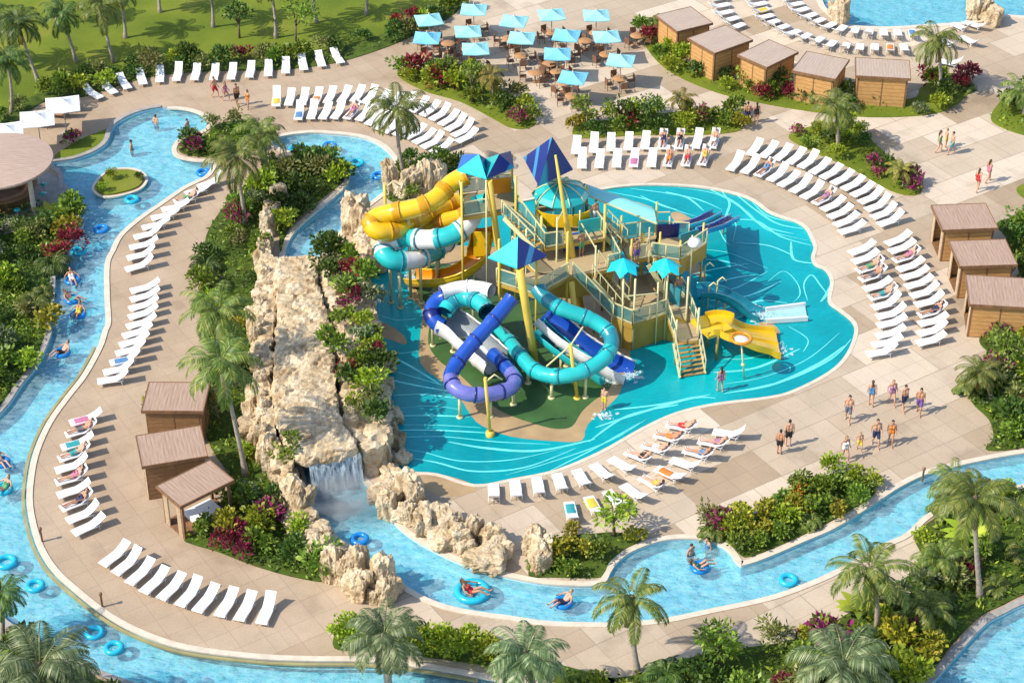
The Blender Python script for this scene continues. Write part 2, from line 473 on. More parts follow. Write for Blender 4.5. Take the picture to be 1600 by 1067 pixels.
M['frond_gold'] = leafmat("golden_frond", (0.10, 0.12, 0.02), (0.24, 0.22, 0.04), (0.42, 0.30, 0.06), 0.3)
# people
SKINS = [plain("skin_light", (0.55, 0.31, 0.20), 0.5, 0.06), plain("skin_tan", (0.46, 0.23, 0.13), 0.5, 0.06), plain("skin_brown", (0.26, 0.12, 0.065), 0.5, 0.06)]
HAIRS = [plain("hair_dark", (0.02, 0.014, 0.01), 0.6, 0.2), plain("hair_brown", (0.09, 0.045, 0.02), 0.6, 0.2), plain("hair_fair", (0.30, 0.19, 0.08), 0.6, 0.2)]
CL = {k: plain("cloth_" + k, c, 0.75, 0.12, 9.0) for k, c in dict(navy=(0.02, 0.03, 0.09), black=(0.015, 0.015, 0.018), blue=(0.09, 0.22, 0.40), purple=(0.14, 0.07, 0.26),
      pink=(0.50, 0.16, 0.28), orange=(0.62, 0.20, 0.03), white=(0.75, 0.73, 0.72), red=(0.50, 0.03, 0.04), green=(0.10, 0.32, 0.14), yellow=(0.65, 0.48, 0.05), grey=(0.12, 0.13, 0.16), mauve=(0.34, 0.16, 0.28), teal=(0.03, 0.30, 0.32)).items()}
# ================================================================== the setting
WATERZ, BEDZ = -0.16, -0.72
# one lazy river: pond, western arm leaving the picture, southern reach
inner_bank = [(262,168),(300,171),(325,182),(331,196),(318,208),(290,216),(276,230),(280,243),(305,249),(338,252),(337,262),(325,278),(291,295),(253,321),(220,344),(192,369),(180,392),(171,414),(171,465),(173,503),(168,518),(160,543),(136,587),(109,622),(82,660),(62,704),(53,745),(51,790),(64,845),(89,888),(129,925),(175,960),(229,988),(296,1009),(398,1022),(480,1026),(572,1027),(658,1036),(777,1057),(830,1070),(960,1110)]
outer_bank = [(960,1210),(600,1175),(380,1115),(230,1075),(120,1034),(30,985),(-30,940),(-110,900),(-150,820),(-130,740),(-60,690),(0,647),(35,600),(62,565),(80,522),(78,505),(85,465),(87,422),(95,402),(114,369),(131,347),(101,333),(82,318),(97,297),(97,272),(80,256),(114,250),(147,238),(167,223),(176,200),(190,188),(220,175)]
river_west = smooth(PP(inner_bank + outer_bank), 4, True)
# upper pool, tunnel under the rock bridge, southern stream with the round bay
east_left = [(425,224),(440,214),(470,209),(500,208),(560,214),(597,229),(618,255),(612,282),(600,300),(572,322),(545,345),(524,372),(500,400),(500,450),(522,550),(535,690),(560,742),(577,762),(590,785),(615,815),(642,839),(696,869),(750,890),(798,902),(854,912),(920,915),(944,910),(954,893),(965,878),(988,861),(1029,846),(1069,841),(1109,845),(1136,858),(1153,880),(1165,882),(1198,871),(1254,847),(1308,823),(1372,783),(1404,762),(1445,742),(1485,731),(1537,719),(1600,708),(1680,700)]
east_right = [(1680,745),(1600,757),(1500,778),(1446,806),(1415,834),(1375,853),(1308,890),(1254,914),(1198,933),(1109,952),(1042,966),(972,973),(908,973),(854,971),(798,963),(723,952),(675,938),(632,915),(600,892),(561,874),(540,850),(502,815),(486,780),(470,720),(446,600),(440,470),(444,400),(455,370),(480,342),(518,312),(543,288),(545,268),(530,250),(500,241),(455,238)]
river_east = smooth(PP(east_left + east_right), 4, True)
splash = [(575,399),(578,432),(587,478),(592,518),(597,560),(604,592),(612,630),(616,690),(620,722),(632,736),(683,740),(742,757),(800,748),(868,734),(936,706),(1004,668),(1058,644),(1118,630),(1200,620),(1241,609),(1295,581),(1322,554),(1335,522),(1332,503),(1311,485),(1294,470),(1298,440),(1290,422),(1274,414),(1268,402),(1272,387),(1267,372),(1258,356),(1243,346),(1225,341),(1200,331),(1167,309),(1104,294),(1028,289),(977,291),(940,296),(880,303),(800,318),(720,340),(640,360),(595,380)]
splash_out = smooth(PP(splash), 4, True)
far_pool = smooth(PP([(1278,-60),(1284,0),(1300,22),(1322,38),(1350,42),(1390,43),(1440,40),(1500,36),(1540,30),(1560,24),(1600,26),(1680,30),(1760,0),(1700,-80),(1500,-110)]), 4, True)
south_river = smooth(PP([(1400,1110),(1455,1066),(1472,1049),(1500,1017),(1540,975),(1570,958),(1610,940),(1720,905),(1800,960),(1760,1140),(1500,1180)]), 4, True)
pond_island = smooth(PP([(147,297),(152,285),(165,272),(187,265),(214,267),(228,280),(217,296),(185,306),(160,307)]), 4, True)

def flat(name, loops, z, mat, kind='structure'):
    cu = bpy.data.curves.new(name, 'CURVE'); cu.dimensions = '2D'; cu.fill_mode = 'BOTH'
    for lp in loops:
        sp = cu.splines.new('POLY'); sp.points.add(len(lp) - 1)
        for q, p in zip(sp.points, lp): q.co = (p[0], p[1], 0, 1)
        sp.use_cyclic_u = True
    tmp = bpy.data.objects.new("tmp", cu); COL.objects.link(tmp)
    dg = bpy.context.evaluated_depsgraph_get()
    me = bpy.data.meshes.new_from_object(tmp.evaluated_get(dg))
    bpy.data.objects.remove(tmp); bpy.data.curves.remove(cu)
    me.name = name; me.materials.clear(); me.materials.append(mat)
    for p in me.polygons: p.material_index = 0
    bm = bmesh.new(); bm.from_mesh(me); bmesh.ops.recalc_face_normals(bm, faces=bm.faces)
    for f in bm.faces:
        if f.normal.z < 0: f.normal_flip()
    bm.to_mesh(me); bm.free()
    ob = bpy.data.objects.new(name, me); COL.objects.link(ob); ob.location.z = z
    return tag(ob, kind=kind)

def walls(name, loops, z0, z1, mat):
    b = MB()
    for lp in loops:
        n = len(lp)
        for i in range(n):
            p, q = lp[i], lp[(i + 1) % n]
            b.add([(p[0], p[1], z0), (q[0], q[1], z0), (q[0], q[1], z1), (p[0], p[1], z1)], [(0, 1, 2, 3)])
    return tag(b.build(name, mat), kind='structure')

DX0, DX1, DY0, DY1 = -80, 90, -70, 110
rect = [(DX0, DY0), (DX1, DY0), (DX1, DY1), (DX0, DY1)]
bodies = [river_west, river_east, far_pool, south_river]
flat('deck', [rect, splash_out] + bodies + [pond_island], 0.0, M['deck'])
flat('ground', [[(-700, -300), (700, -300), (700, 1200), (-700, 1200)], rect], -0.03, M['grass'])
flat('pool_floor', [[(DX0 - 1, DY0 - 1), (DX1 + 1, DY0 - 1), (DX1 + 1, DY1 + 1), (DX0 - 1, DY1 + 1)], splash_out], BEDZ, M['tiles'])
walls('pool_wall', bodies + [pond_island], BEDZ, 0.02, M['tiles'])
tag(flat('river_water', [river_west, pond_island], WATERZ, M['water']))
tag(flat('stream_water', [river_east], WATERZ, M['water']))
flat('far_pool_water', [far_pool], WATERZ, M['water_far'])
flat('lower_river_water', [south_river], WATERZ, M['water'])
flat('splash_pool_floor', [splash_out], -0.10, M['splash'])
walls('splash_pool_edge', [splash_out], -0.12, 0.01, M['cyan'])

def coping(name, loop, w, mat, out=1, z=0.05, closed=True, off=0.0):
    """flat stone strip along a bank"""
    n = len(loop); sg = 1 if area2(loop) > 0 else -1
    b = MB(); prev = None; ids = range(n + 1) if closed else range(n)
    rows = []
    for i in ids:
        p = Vector(loop[i % n][:2]); a = Vector(loop[(i - 1) % n][:2]); c = Vector(loop[(i + 1) % n][:2])
        if not closed and i in (0, n - 1): a, c = (p, c) if i == 0 else (a, p)
        t = (c - a).normalized(); nrm = Vector((t.y, -t.x)) * sg * out
        rows.append((p + nrm * (off - 0.03), p + nrm * (off + w)))
    vs = []
    for a, c in rows:
        vs += [(a.x, a.y, z - 0.10), (a.x, a.y, z), (c.x, c.y, z), (c.x, c.y, z - 0.10)]
    fs = []
    for i in range(len(rows) - 1):
        o = i * 4
        fs += [(o, o + 4, o + 5, o + 1), (o + 1, o + 5, o + 6, o + 2), (o + 2, o + 6, o + 7, o + 3)]
    b.add(vs, fs)
    return tag(b.build(name, mat), kind='structure')
ni = len(inner_bank) * 4
coping('river_coping', river_west[:ni - 4], 0.30, M['coping'], closed=False)
coping('drain_strip', river_west[21 * 4:ni - 12], 0.13, M['drain'], z=0.012, closed=False, off=0.42)
coping('garden_side_coping', river_west[ni + 4:], 0.30, M['coping_grey'], z=0.12, closed=False)
coping('stream_coping', river_east[:], 0.30, M['coping'])
coping('far_pool_coping', far_pool, 0.4, M['coping'])
coping('lower_river_coping', south_river, 0.35, M['coping_grey'], z=0.08)
coping('pond_island_coping', pond_island, 0.14, M['coping'], out=1, z=0.06)
coping('splash_pool_coping', splash_out, 0.20, M['coping'], z=0.02)

# tan and green floor of the slide island, and the tan wave shapes let into the pool floor
island = [(639,420),(640,457),(659,483),(657,518),(657,566),(696,598),(720,622),(734,644),(753,663),(800,680),(868,687),(909,686),(919,660),(963,620),(975,590),(985,545),(960,500),(1000,470),(960,420),(880,400),(780,385),(690,385)]
flat('slide_island_floor', [smooth(PP(island), 3, True)], -0.094, M['sand'])
green = [(650,420),(652,455),(672,487),(669,535),(690,565),(712,578),(742,606),(770,632),(800,648),(849,664),(876,668),(895,663),(909,641),(930,622),(952,606),(960,575),(940,540),(900,500),(850,470),(760,440),(700,410)]
flat('slide_island_green', [smooth(PP(green), 3, True)], -0.088, M['island_green'])
flat('pool_wave_shape', [smooth(PP([(593,501),(612,508),(632,524),(634,536),(614,530),(594,521)]), 3, True)], -0.094, M['sand'])
flat('pool_wave_shape', [smooth(PP([(1048,332),(1062,330),(1085,344),(1076,352),(1058,348)]), 3, True)], -0.094, M['sand'])
flat('pool_wave_shape', [smooth(PP([(1070,405),(1084,404),(1100,420),(1103,431),(1092,430),(1072,420)]), 3, True)], -0.094, M['sand'])
flat('pool_wave_shape', [smooth(PP([(1184,504),(1200,500),(1215,510),(1218,520),(1200,518)]), 3, True)], -0.094, M['sand'])
flat('pool_beach', [smooth(PP([(640,738),(690,741),(738,756),(742,768),(700,776),(660,762)]), 3, True)], 0.006, M['sand'])
lines = [
 [(590,492),(620,500),(650,498)], [(597,548),(625,552),(655,548)], [(599,560),(630,566),(690,602)], [(601,575),(650,590),(700,604)],
 [(604,592),(650,602),(706,612)], [(610,618),(660,616),(712,622)], [(613,640),(670,634),(722,640)], [(614,650),(670,649),(735,651)],
 [(615,664),(680,664),(752,668)], [(616,672),(680,672),(760,676)], [(617,684),(690,682),(775,690),(860,694)], [(618,700),(660,706),(720,720),(800,718),(880,700)],
 [(619,712),(680,722),(740,736),(820,730),(900,700)], [(700,690),(760,700),(840,704),(930,686)], [(790,742),(860,722),(950,690),(1010,655)],
 [(860,735),(930,700),(1000,660)], [(920,690),(980,650),(1060,632)], [(930,668),(1000,645),(1080,622),(1118,622)], [(960,640),(1030,632),(1110,616)],
 [(1130,615),(1180,606),(1240,590),(1300,560),(1330,530)], [(1150,612),(1210,600),(1280,568),(1320,540)], [(1128,600),(1190,590),(1260,562),(1312,520)],
 [(1110,582),(1180,575),(1250,545)], [(1120,560),(1170,560),(1230,542)],
 [(1232,510),(1262,530),(1255,550)], [(1200,440),(1224,424),(1244,440),(1250,460),(1238,474)], [(1262,470),(1256,445),(1268,430),(1282,446),(1294,462)],
 [(1282,472),(1290,462),(1299,444)], [(1100,460),(1150,450),(1200,424)], [(1105,445),(1150,434),(1180,430)], [(1110,470),(1170,462),(1220,440)],
 [(1080,430),(1120,420),(1170,412)], [(1090,405),(1130,408),(1170,420)], [(1100,390),(1140,396),(1200,420)],
 [(1145,378),(1150,352),(1143,340)], [(1120,350),(1130,372),(1140,384)], [(1128,300),(1140,318),(1135,340),(1150,350)],
 [(985,295),(1040,302),(1090,312),(1128,328)], [(950,300),(1010,312),(1060,330),(1092,340)], [(1040,300),(1075,310),(1100,330)], [(1000,306),(1035,322),(1058,328)],
 [(1060,294),(1120,304),(1165,330),(1200,360),(1262,376)], [(1110,297),(1150,318),(1190,352),(1240,366)], [(1150,304),(1180,328),(1215,350),(1255,358)], [(1175,316),(1200,338),(1240,348)],
 [(1130,346),(1180,345),(1220,370),(1268,384)], [(1150,380),(1200,384),(1240,400)], [(1236,378),(1240,405),(1270,412)],
 [(1160,480),(1190,470),(1230,474)], [(1140,500),(1170,492),(1190,488)]]
b = MB()
for k, ln in enumerate(lines):
    pts = smooth(PP(ln, -0.09), 8)
    w = rng.uniform(0.03, 0.10)
    L = len(pts); vs = []
    for i, p in enumerate(pts):
        t = (pts[min(i + 1, L - 1)] - pts[max(i - 1, 0)]); t.z = 0; t.normalize()
        ww = w * math.sin(math.pi * (i + 0.6) / (L + 0.2)) ** 0.5
        nn = Vector((-t.y, t.x, 0)) * ww
        zz = Vector((0, 0, 0.0003 * k))
        vs += [p - nn + zz, p + nn + zz]
    b.add(vs, [(2 * i, 2 * i + 2, 2 * i + 3, 2 * i + 1) for i in range(L - 1)])
tag(b.build('pool_floor_line', M['line']), kind='structure')

# ------------------------------------------------------------------ lawns and beds
lawn_px = [(-260,330),(0,195),(60,160),(130,142),(230,112),(330,100),(430,100),(540,84),(650,46),(700,22),(726,-4),(780,-90),(-260,-90)]
lawn_poly = smooth(PP(lawn_px), 1, True)
flat('lawn', [lawn_poly], 0.012, M['grass'])
BEDS = {}
def bed(key, pts, grass=False, z=0.055):
    poly = smooth(PP(pts), 4, True)
    BEDS[key] = poly
    b = MB(); b.prism([p[:2] for p in poly], -0.02, z, bottom=False)
    o = tag(b.build('planting_bed' if not grass else 'grass_verge', M['grass' if grass else 'bed']), kind='structure')
    return poly
bed('pondbank', [(86,244),(120,222),(160,205),(171,203),(170,216),(160,226),(140,237),(112,247),(94,250)], True)
bed('pondplanter', [(281,228),(296,220),(322,212),(336,197),(370,190),(420,200),(432,212),(416,224),(400,236),(362,240),(340,247),(300,244),(281,238)])
bed('jungle', [(62,322),(98,336),(124,350),(112,366),(92,398),(84,420),(82,465),(76,508),(74,522),(56,566),(30,598),(-6,642),(-60,680),(-130,640),(-120,380),(0,335)])
bed('midwall', [(345,330),(372,300),(400,275),(432,264),(436,300),(420,350),(405,420),(398,520),(394,600),(405,690),(440,740),(468,800),(498,862),(516,906),(470,904),(400,885),(340,862),(300,850),(290,838),(340,790),(362,752),(330,700),(316,650),(324,600),(330,560),(318,520),(310,470),(318,420),(322,370)])
bed('upperisle', [(448,246),(500,249),(524,256),(536,270),(535,284),(512,304),(474,334),(449,362),(438,395),(436,330),(438,280)])
bed('baybed', [(826,900),(836,872),(850,850),(880,838),(920,835),(960,832),(990,838),(1000,846),(970,862),(952,880),(944,896),(930,903),(860,902)])
bed('eastbed', [(1096,828),(1130,812),(1190,800),(1230,770),(1270,748),(1330,738),(1358,752),(1366,772),(1310,808),(1250,838),(1200,860),(1170,870),(1158,868),(1140,850),(1115,838)])
bed('rightbed', [(1700,530),(1600,548),(1535,566),(1512,596),(1518,628),(1545,656),(1552,684),(1540,702),(1570,704),(1620,696),(1720,686)])
bed('southjungle', [(1428,838),(1452,816),(1505,788),(1605,766),(1700,752),(1740,880),(1610,925),(1565,946),(1530,964),(1490,1004),(1462,1040),(1440,1058),(1380,1120),(900,1120),(905,1066),(990,1056),(1100,1022),(1240,1000),(1320,962),(1400,912),(1442,880)])
bed('southhedge', [(522,1012),(530,982),(560,980),(640,985),(770,1004),(880,1040),(960,1062),(960,1090),(880,1070),(780,1044),(660,1026),(570,1018)])
bed('southwest', [(-140,920),(-40,958),(20,1002),(110,1044),(230,1088),(380,1130),(380,1200),(-140,1200)])
bed('topbed', [(621,118),(640,105),(690,118),(745,122),(800,150),(836,186),(828,200),(800,201),(770,186),(720,160),(660,142)], True)
bed('crossbed', [(895,204),(906,192),(960,188),(1040,178),(1080,174),(1150,180),(1162,194),(1148,207),(1080,212),(1000,212),(920,217),(898,214)], True)
bed('cabanabed', [(1004,64),(1014,40),(1030,22),(1032,60),(1062,92),(1130,118),(1190,136),(1300,152),(1420,156),(1440,136),(1480,116),(1516,124),(1512,148),(1470,176),(1380,184),(1290,178),(1190,162),(1110,142),(1040,108)], True)
bed('palmbed', [(1232,216),(1250,204),(1280,196),(1330,190),(1352,212),(1395,250),(1430,276),(1442,294),(1428,306),(1390,298),(1330,264),(1270,238)], True)
bed('cornerbed', [(1548,186),(1558,165),(1580,148),(1620,136),(1680,130),(1680,220),(1610,214),(1565,200)], True)
bed('edgebed', [(1588,298),(1600,288),(1640,282),(1640,318),(1604,312)], True)
bed('cabanaside', [(1556,352),(1578,342),(1640,340),(1640,470),(1604,440),(1590,420),(1572,372)])
bed('cabanafoot', [(1530,530),(1545,518),(1620,510),(1660,520),(1660,545),(1600,545),(1560,552),(1538,545)])
bed('bedpoolend', [(600,300),(628,266),(660,250),(720,262),(716,290),(660,300),(622,318)])
bed('lawnedge', [(-120,260),(0,208),(40,178),(75,158),(130,152),(230,122),(330,112),(430,110),(520,100),(600,76),(655,52),(700,30),(722,8),(712,0),(690,12),(645,38),(540,72),(430,90),(330,92),(230,102),(130,128),(60,148),(0,176),(-120,236)])
bed('pondisland', [(150,296),(155,285),(167,274),(188,267.5),(212,269),(224,280),(214,294),(185,303),(162,305)], True, 0.10)
# ================================================================== rock work
def displaced_rock(seed, sx, sy, sz, sub=4):
    bm = bmesh.new(); bmesh.ops.create_icosphere(bm, subdivisions=sub, radius=1.0)
    off = Vector((seed * 7.3, seed * 3.1, seed * 5.7))
    for v in bm.verts:
        p = v.co.copy()
        # blocky: pull towards a cube, then split by ridged noise and strata
        m = max(abs(p.x), abs(p.y), abs(p.z)); q = p.lerp(p / m, 0.55)
        sv = Vector((p.x * 2.6, p.y * 2.6, p.z * 0.8)) + off
        d = noise.noise(p * 1.3 + off) * 0.30 + noise.noise(sv) * 0.22 - abs(noise.noise(sv * 1.9)) * 0.22 + noise.noise(p * 7 + off) * 0.05
        cell = noise.voronoi(p * 1.6 + off)[0][0]
        q = q * (1 + d - 0.22 * max(0, 0.35 - cell))
        v.co = Vector((q.x * sx, q.y * sy, (q.z * 0.5 + 0.42) * sz))
    me = bpy.data.meshes.new('boulder'); bm.to_mesh(me); bm.free(); me.materials.append(M['rock'])
    for p in me.polygons: p.use_smooth = False
    return me
ROCKS = [displaced_rock(i + 1, *s) for i, s in enumerate([(0.75, 0.6, 1.6), (0.6, 0.7, 2.1), (0.9, 0.7, 1.2), (0.55, 0.55, 1.7), (0.8, 0.65, 1.9), (1.0, 0.8, 1.0), (0.65, 0.5, 1.4), (0.5, 0.6, 1.3)])]
def boulder(p, k, sc, rz, label, group, sz=1.0):
    o = bpy.data.objects.new('boulder', ROCKS[k % len(ROCKS)]); COL.objects.link(o)
    o.location = p; o.rotation_euler = (rng.uniform(-.1, .1), rng.uniform(-.1, .1), rz); o.scale = (sc, sc, sc * sz)
    return tag(o, label, 'boulder', group)
def boulder_row(px, n, sc, where, near, far, z=-0.1, jit=0.25, szr=(0.95, 1.45), double=0):
    pts = smooth(PP(px, max(0, z)), 12)
    L = [0.0]
    for i in range(1, len(pts)): L.append(L[-1] + (pts[i] - pts[i - 1]).length)
    for i in range(n):
        s = L[-1] * (i + 0.5) / n; j = max(k for k in range(len(L)) if L[k] <= s)
        a = pts[j].lerp(pts[min(j + 1, len(pts) - 1)], 0 if j + 1 >= len(pts) else (s - L[j]) / max(1e-6, L[j + 1] - L[j]))
        p = a + Vector((rng.uniform(-jit, jit), rng.uniform(-jit, jit), 0)); p.z = z
        h = rng.uniform(*szr)
        look = "tall jagged" if h > 1.25 else ("low blocky" if h < 1.05 else "craggy")
        boulder(p, rng.randrange(8), sc * rng.uniform(0.85, 1.15), rng.uniform(0, 6.3), f"{look} tan boulder {where}, {pos(i, n, near, far)}", f"boulders {where}", h)
boulder_row([(584,768),(612,797),(650,820),(692,842),(740,868),(778,888)], 12, 0.86, "on the stream's pool side bank", "the tunnel mouth", "the round bay")
boulder_row([(600,742),(628,776),(662,804),(706,830),(752,852),(800,872)], 10, 0.8, "between stream and splash pool", "the tunnel mouth", "the round bay")
boulder_row([(836,856),(842,872),(838,890)], 3, 0.85, "at the head of the bay planting", "the sunbeds", "the stream")
boulder_row([(426,408),(414,450),(408,500),(404,560),(404,610),(412,660),(428,704)], 17, 0.5, 'on the bridge wall top', 'the upper pool', 'the tunnel mouth', z=1.5, szr=(0.6, 1.0))
boulder_row([(450,748),(464,790),(482,828),(500,850)], 7, 0.84, "on the path side bank", "the tunnel", "the stream bend")
boulder_row([(500,862),(524,886),(550,904),(584,918),(622,924)], 9, 0.86, "in the stream bend spur", "the tunnel", "the deck")
boulder_row([(514,884),(540,914),(576,934),(616,938)], 7, 0.8, "in the spur's outer face", "the planting", "the deck")
boulder_row([(438,300),(436,330),(428,352),(416,385),(412,420),(408,460),(404,500),(402,540),(404,580)], 17, 0.76, "in the spine behind palms", "the upper pool", "the bridge")
boulder_row([(402,620),(404,660),(412,700),(424,730),(440,760)], 8, 0.9, "in the spine above pavilions", "the bridge", "the tunnel mouth")
boulder_row([(556,345),(562,375),(575,402),(584,425)], 6, 1.1, "beside the yellow slide", "the tube slide", "the bridge", szr=(1.0, 1.5))
boulder_row([(606,300),(630,306),(655,300),(690,296)], 6, 0.9, "behind the yellow tube slide", "the upper pool", "the slide tower")
boulder_row([(600,560),(606,600),(612,640),(618,690),(626,730)], 8, 0.75, "at the splash pool's rocky edge", "the upper stream", "the tunnel mouth", szr=(0.6, 0.9))
boulder_row([(1300,20),(1312,32),(1316,44)], 3, 0.8, "on the point of the far pool", "the water", "the sunbeds")
boulder_row([(1512,30),(1530,26),(1546,34),(1556,42)], 4, 1.0, "at the far pool's corner", "the pool", "the deck")

# the rock bridge over the stream: one rock mass with a slab roof
ZB = 2.25
slab_px = [(432,404),(488,404),(498,440),(512,480),(520,520),(522,560),(528,610),(534,645),(548,668),(560,690),(554,700),(520,706),(476,714),(452,704),(438,676),(428,640),(424,600),(428,540),(430,470)]
def rock_slab(name, px, z, zb, amp, step=0.22, seed=0):
    poly = [p[:2] for p in smooth(PP(px, z), 3, True)]
    if area2(poly) < 0: poly = poly[::-1]
    bm = bmesh.new()
    vs = [bm.verts.new((x, y, z)) for x, y in poly]; f = bm.faces.new(vs)
    ext = bmesh.ops.extrude_face_region(bm, geom=[f])
    for v in [g for g in ext['geom'] if isinstance(g, bmesh.types.BMVert)]: v.co.z = zb
    bmesh.ops.recalc_face_normals(bm, faces=bm.faces)
    me = bpy.data.meshes.new(name); bm.to_mesh(me); bm.free()
    o = bpy.data.objects.new(name, me); COL.objects.link(o)
    md = o.modifiers.new('r', 'REMESH'); md.mode = 'VOXEL'; md.voxel_size = step
    me2 = bpy.data.meshes.new_from_object(o.evaluated_get(bpy.context.evaluated_depsgraph_get()))
    o.modifiers.clear(); o.data = me2; me2.name = name
    for v in me2.vertices:
        p = v.co + Vector((seed, 0, 0))
        n = noise.noise(p * 0.55) * 0.55 + noise.noise(p * 1.6) * 0.3 - abs(noise.noise(p * 3.2)) * 0.35
        cr = noise.voronoi(Vector((p.x * 0.42, p.y * 0.75, p.z * 0.3)))[0]; c2 = noise.voronoi(p * 1.3)[0]
        ridge = -0.75 * max(0.0, 0.13 - (cr[1] - cr[0])) / 0.13 - 0.3 * max(0.0, 0.10 - (c2[1] - c2[0])) / 0.10 + 0.5 * noise.noise(Vector((round(cr[0] * 3), cr[0], 3)))
        up = max(0.0, v.normal.z)
        v.co += v.normal * (n * amp * (1.0 - 0.45 * up) + ridge * amp)
    me2.materials.clear(); me2.materials.append(M['rock'])
    for p in me2.polygons: p.use_smooth = False; p.material_index = 0
    return o
br = thing('rock_bridge', 'broad flat slab of tan rock bridging the stream beside the splash pool', 'rock bridge')
o = rock_slab('slab', slab_px, ZB, 1.5, 0.27, 0.19); o.parent = br
lm = rock_slab('rock_wall', [(400,404),(434,400),(432,470),(430,540),(426,600),(430,640),(436,676),(446,702),(462,716),(452,732),(430,724),(416,700),(402,650),(396,600),(398,520)], 1.9, -0.8, 0.5, 0.26, 9); lm.parent = br
rm = rock_slab('rock_wall', [(494,404),(540,392),(566,404),(580,440),(590,480),(598,530),(604,580),(608,630),(612,676),(600,694),(572,700),(556,690),(534,645),(524,560),(514,480)], 1.95, -0.8, 0.45, 0.26, 17); rm.parent = br
bk = rock_slab('rock_ledge', [(430,398),(495,398),(500,410),(432,412)], 2.3, 1.4, 0.3, 0.2, 5); bk.parent = br
# cool mist drifting out of the tunnel mouth
t = NT("tunnel_mist"); vo = t.n("VolumePrincipled")
vo.inputs["Color"].default_value = (0.92, 0.97, 1.0, 1)
nz = t.noise(t.coords(), 1.6, 4)
gr = t.n("TexGradient", gradient_type='SPHERICAL'); t.link(t.coords(), gr.inputs["Vector"])
dn = t.math('MULTIPLY', t.math('MULTIPLY', t.math('MAXIMUM', t.math('SUBTRACT', nz, 0.36), 0.0), t.math('MINIMUM', t.math('MULTIPLY', gr.outputs["Fac"], 2.2), 1.0)), 3.2)
t.link(dn, vo.inputs["Density"])
t.link(vo.outputs[0], t.out.inputs["Volume"])
bm = bmesh.new(); bmesh.ops.create_icosphere(bm, subdivisions=3, radius=1.0)
me = bpy.data.meshes.new('mist'); bm.to_mesh(me); bm.free(); me.materials.append(t.m)
o = bpy.data.objects.new('mist', me); COL.objects.link(o); o.location = P(528, 782, 0.35); o.scale = (2.3, 2.2, 1.25)
tag(o, kind='stuff')

t = NT("falling_water"); w_ = t.coords((5.0, 5.0, 0.5))
al = t.ramp(t.noise(w_, 1.6, 5, 0.65), [(0.36, (0.12, 0.12, 0.12)), (0.62, (0.85, 0.85, 0.85))])
d1 = t.n("BsdfPrincipled"); d1.inputs["Base Color"].default_value = (0.72, 0.86, 0.92, 1); d1.inputs["Roughness"].default_value = 0.35
t1 = t.n("BsdfTransparent"); t1.inputs["Color"].default_value = (0.86, 0.95, 1.0, 1)
mx = t.n("MixShader"); t.link(al, mx.inputs[0]); t.link(t1.outputs[0], mx.inputs[1]); t.link(d1.outputs[0], mx.inputs[2]); t.link(mx.outputs[0], t.out.inputs["Surface"])
a_, c_ = P(481, 722, 1.75), P(562, 704, 1.75); b = MB(); nx, nz = 18, 10; vs = []
fw = Vector((c_.y - a_.y, -(c_.x - a_.x), 0)).normalized()
for j in range(nz + 1):
    f = j / nz
    for i in range(nx + 1):
        p = a_.lerp(c_, i / nx) + fw * (0.12 + 0.38 * f ** 0.5 + 0.08 * noise.noise(Vector((i * .7, f * .8, 2)))); p.z = 1.72 - f * 1.87; vs.append(p)
b.add(vs, [(j * (nx + 1) + i, j * (nx + 1) + i + 1, (j + 1) * (nx + 1) + i + 1, (j + 1) * (nx + 1) + i) for j in range(nz) for i in range(nx)], 0, True)
tag(b.build('waterfall', t.m), 'pale curtain of falling water over the tunnel mouth of the rock bridge', 'waterfall')

# ================================================================== plants
def leaf(b, p, d, l, w, nrm=None, mi=0, droop=0.0):
    d = d.normalized(); s = d.cross(nrm if nrm is not None else Vector((0, 0, 1)))
    if s.length < 1e-3: s = Vector((1, 0, 0))
    s = s.normalized() * w / 2
    mid = p + d * l * 0.5; tip = p + d * l - Vector((0, 0, droop * l))
    b.add([p, mid - s, tip, mid + s], [(0, 1, 2, 3)], mi)
def rand_dir(rg, zmin=-0.2):
    while True:
        v = Vector((rg.uniform(-1, 1), rg.uniform(-1, 1), rg.uniform(zmin, 1)))
        if 0.1 < v.length < 1: return v.normalized()
def shrub_mesh(seed, mats, n=330, lobes=6, rad=0.5, h=0.85, ll=0.2, lw=0.11, flower=0.0, stems=True):
    rg = random.Random(seed); b = MB()
    L = [(Vector((rg.uniform(-.34, .34), rg.uniform(-.34, .34), rg.uniform(0.28, h * 0.75))), rg.uniform(0.22, 0.40)) for _ in range(lobes)]
    for i in range(n):
        c, r = rg.choice(L); d = rand_dir(rg)
        p = c + Vector((d.x, d.y, d.z * 0.85)) * r * (rg.random() ** 0.35)
        if p.z < 0.02: p.z = rg.uniform(0.03, 0.2)
        dd = (d + rand_dir(rg, -1) * 0.8 + Vector((0, 0, 0.15)))
        fl = 1 if flower and p.z > 0.3 and rg.random() < flower else 0
        k = rg.uniform(0.7, 1.25)
        leaf(b, p, dd, ll * k, lw * k, rand_dir(rg, -1), fl)
    return b, L
